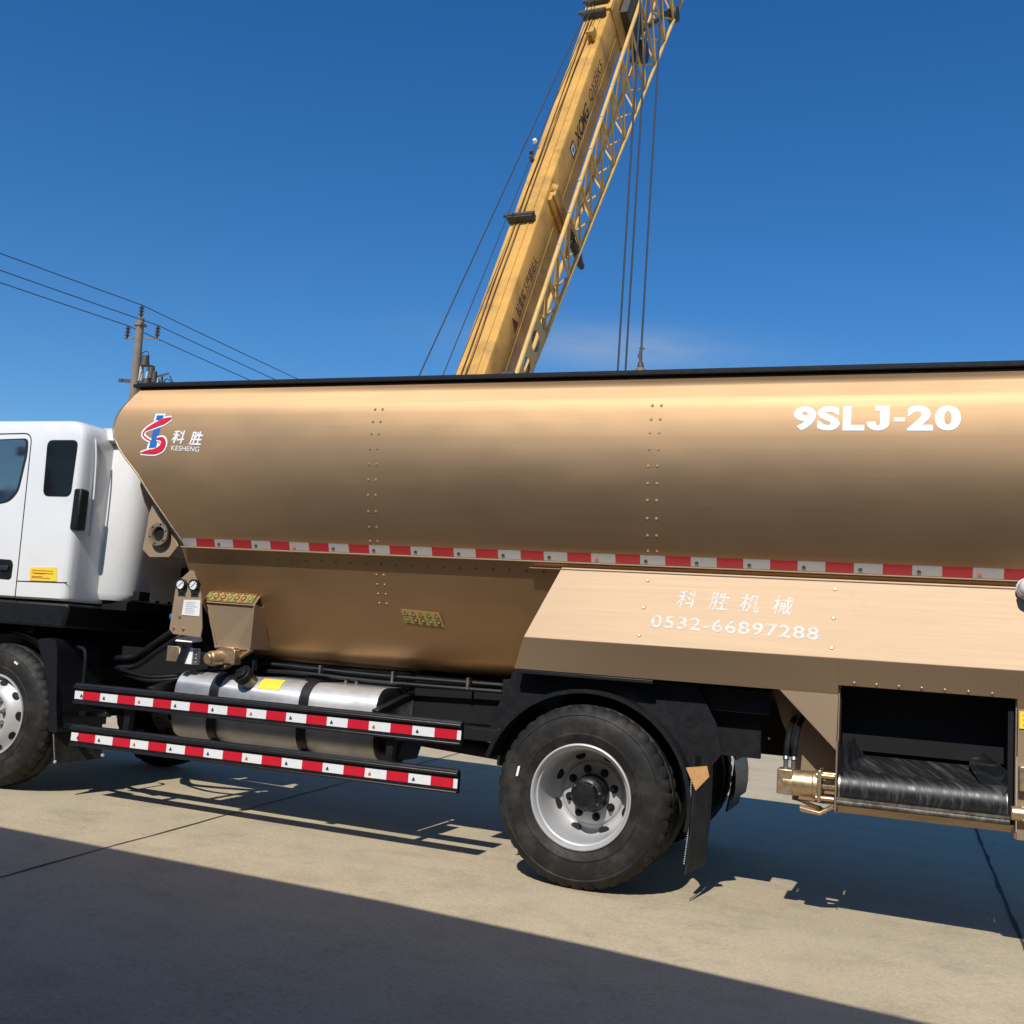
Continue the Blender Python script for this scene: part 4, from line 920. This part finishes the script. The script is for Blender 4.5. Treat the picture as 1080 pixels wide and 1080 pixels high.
# ------------------------------------------------------------------ sky, sun, camera
wd = bpy.data.worlds.new('World'); scn.world = wd; wd.use_nodes = True
nt = wd.node_tree; bg = nt.nodes['Background']
sky = nt.nodes.new('ShaderNodeTexSky'); sky.sky_type = 'NISHITA'; sky.sun_disc = False
elev = math.asin(SUN.z)
sky.sun_elevation = elev; sky.sun_rotation = math.radians(179); sky.altitude = 0; sky.air_density = 1.0; sky.dust_density = .3; sky.ozone_density = 3.0
hs = nt.nodes.new('ShaderNodeHueSaturation'); hs.inputs['Saturation'].default_value = 1.33
nt.links.new(sky.outputs[0], hs.inputs['Color'])
tc = nt.nodes.new('ShaderNodeTexCoord')
def vmath(op, a, b):
    n = nt.nodes.new('ShaderNodeVectorMath'); n.operation = op
    for k, v in enumerate((a, b)):
        if hasattr(v, 'links'): nt.links.new(v, n.inputs[k])
        else: n.inputs[k].default_value = v
    return n.outputs['Value'] if op in ('DOT_PRODUCT', 'LENGTH') else n.outputs[0]
def smath(op, a, b=0.):
    n = nt.nodes.new('ShaderNodeMath'); n.operation = op
    for k, v in enumerate((a, b)):
        if hasattr(v, 'links'): nt.links.new(v, n.inputs[k])
        else: n.inputs[k].default_value = v
    return n.outputs[0]
gen = tc.outputs['Generated']
mp = nt.nodes.new('ShaderNodeMapping'); mp.inputs['Scale'].default_value = (5, 5, 26); nt.links.new(gen, mp.inputs[0])
wisp = noise(nt, mp.outputs[0], 1.8, 6, .62)
dv = vmath('SUBTRACT', gen, (-.262, .9235, .280))                # one faint streak of high cloud low in the north
ax_ = smath('MULTIPLY', vmath('DOT_PRODUCT', dv, (.925, .27, -.17)), 9.0); bx_ = smath('MULTIPLY', vmath('DOT_PRODUCT', dv, (.10, -.23, .965)), 55.0)
rr_ = smath('ADD', smath('MULTIPLY', ax_, ax_), smath('MULTIPLY', bx_, bx_))
blob = smath('POWER', 2.718, smath('MULTIPLY', rr_, -1.))
cf = smath('MULTIPLY', blob, ramp(nt, wisp, [(.25, .12), (.75, .50)]))
tint = mul(nt, hs.outputs[0], (1.02, 1.16, 1.30))
out = mul(nt, tint, (5.5, 6.0, 6.4), 'MIX', cf)
nt.links.new(out, bg.inputs['Color']); bg.inputs['Strength'].default_value = .09
sl = bpy.data.lights.new('sun', 'SUN'); sl.energy = 5.0; sl.angle = math.radians(.53); sl.color = (1., .955, .88)
so = bpy.data.objects.new('sun', sl); COL.objects.link(so); so.rotation_euler = (-SUN).to_track_quat('-Z', 'Y').to_euler(); so.location = (0, -10, 12)

F, yaw, pitch, roll = 1119.98, -.3659008, .1256261, .0718015
f = Vector((math.sin(yaw) * math.cos(pitch), math.cos(yaw) * math.cos(pitch), math.sin(pitch)))
r0 = Vector((math.cos(yaw), -math.sin(yaw), 0)); u0 = r0.cross(f)
r = r0 * math.cos(roll) + u0 * math.sin(roll); u = -r0 * math.sin(roll) + u0 * math.cos(roll)
cd = bpy.data.cameras.new('camera'); cd.sensor_width = 36; cd.lens = 36 * F / 1080; cd.clip_end = 2000; cd.clip_start = .05
co = bpy.data.objects.new('camera', cd); COL.objects.link(co)
co.matrix_world = Matrix(((r.x, u.x, -f.x, 1.7294), (r.y, u.y, -f.y, -5.87557), (r.z, u.z, -f.z, 1.324), (0, 0, 0, 1)))
scn.camera = co
scn.view_settings.view_transform = 'Standard'; scn.view_settings.look = 'None'; scn.view_settings.exposure = 0.; scn.view_settings.gamma = 1.
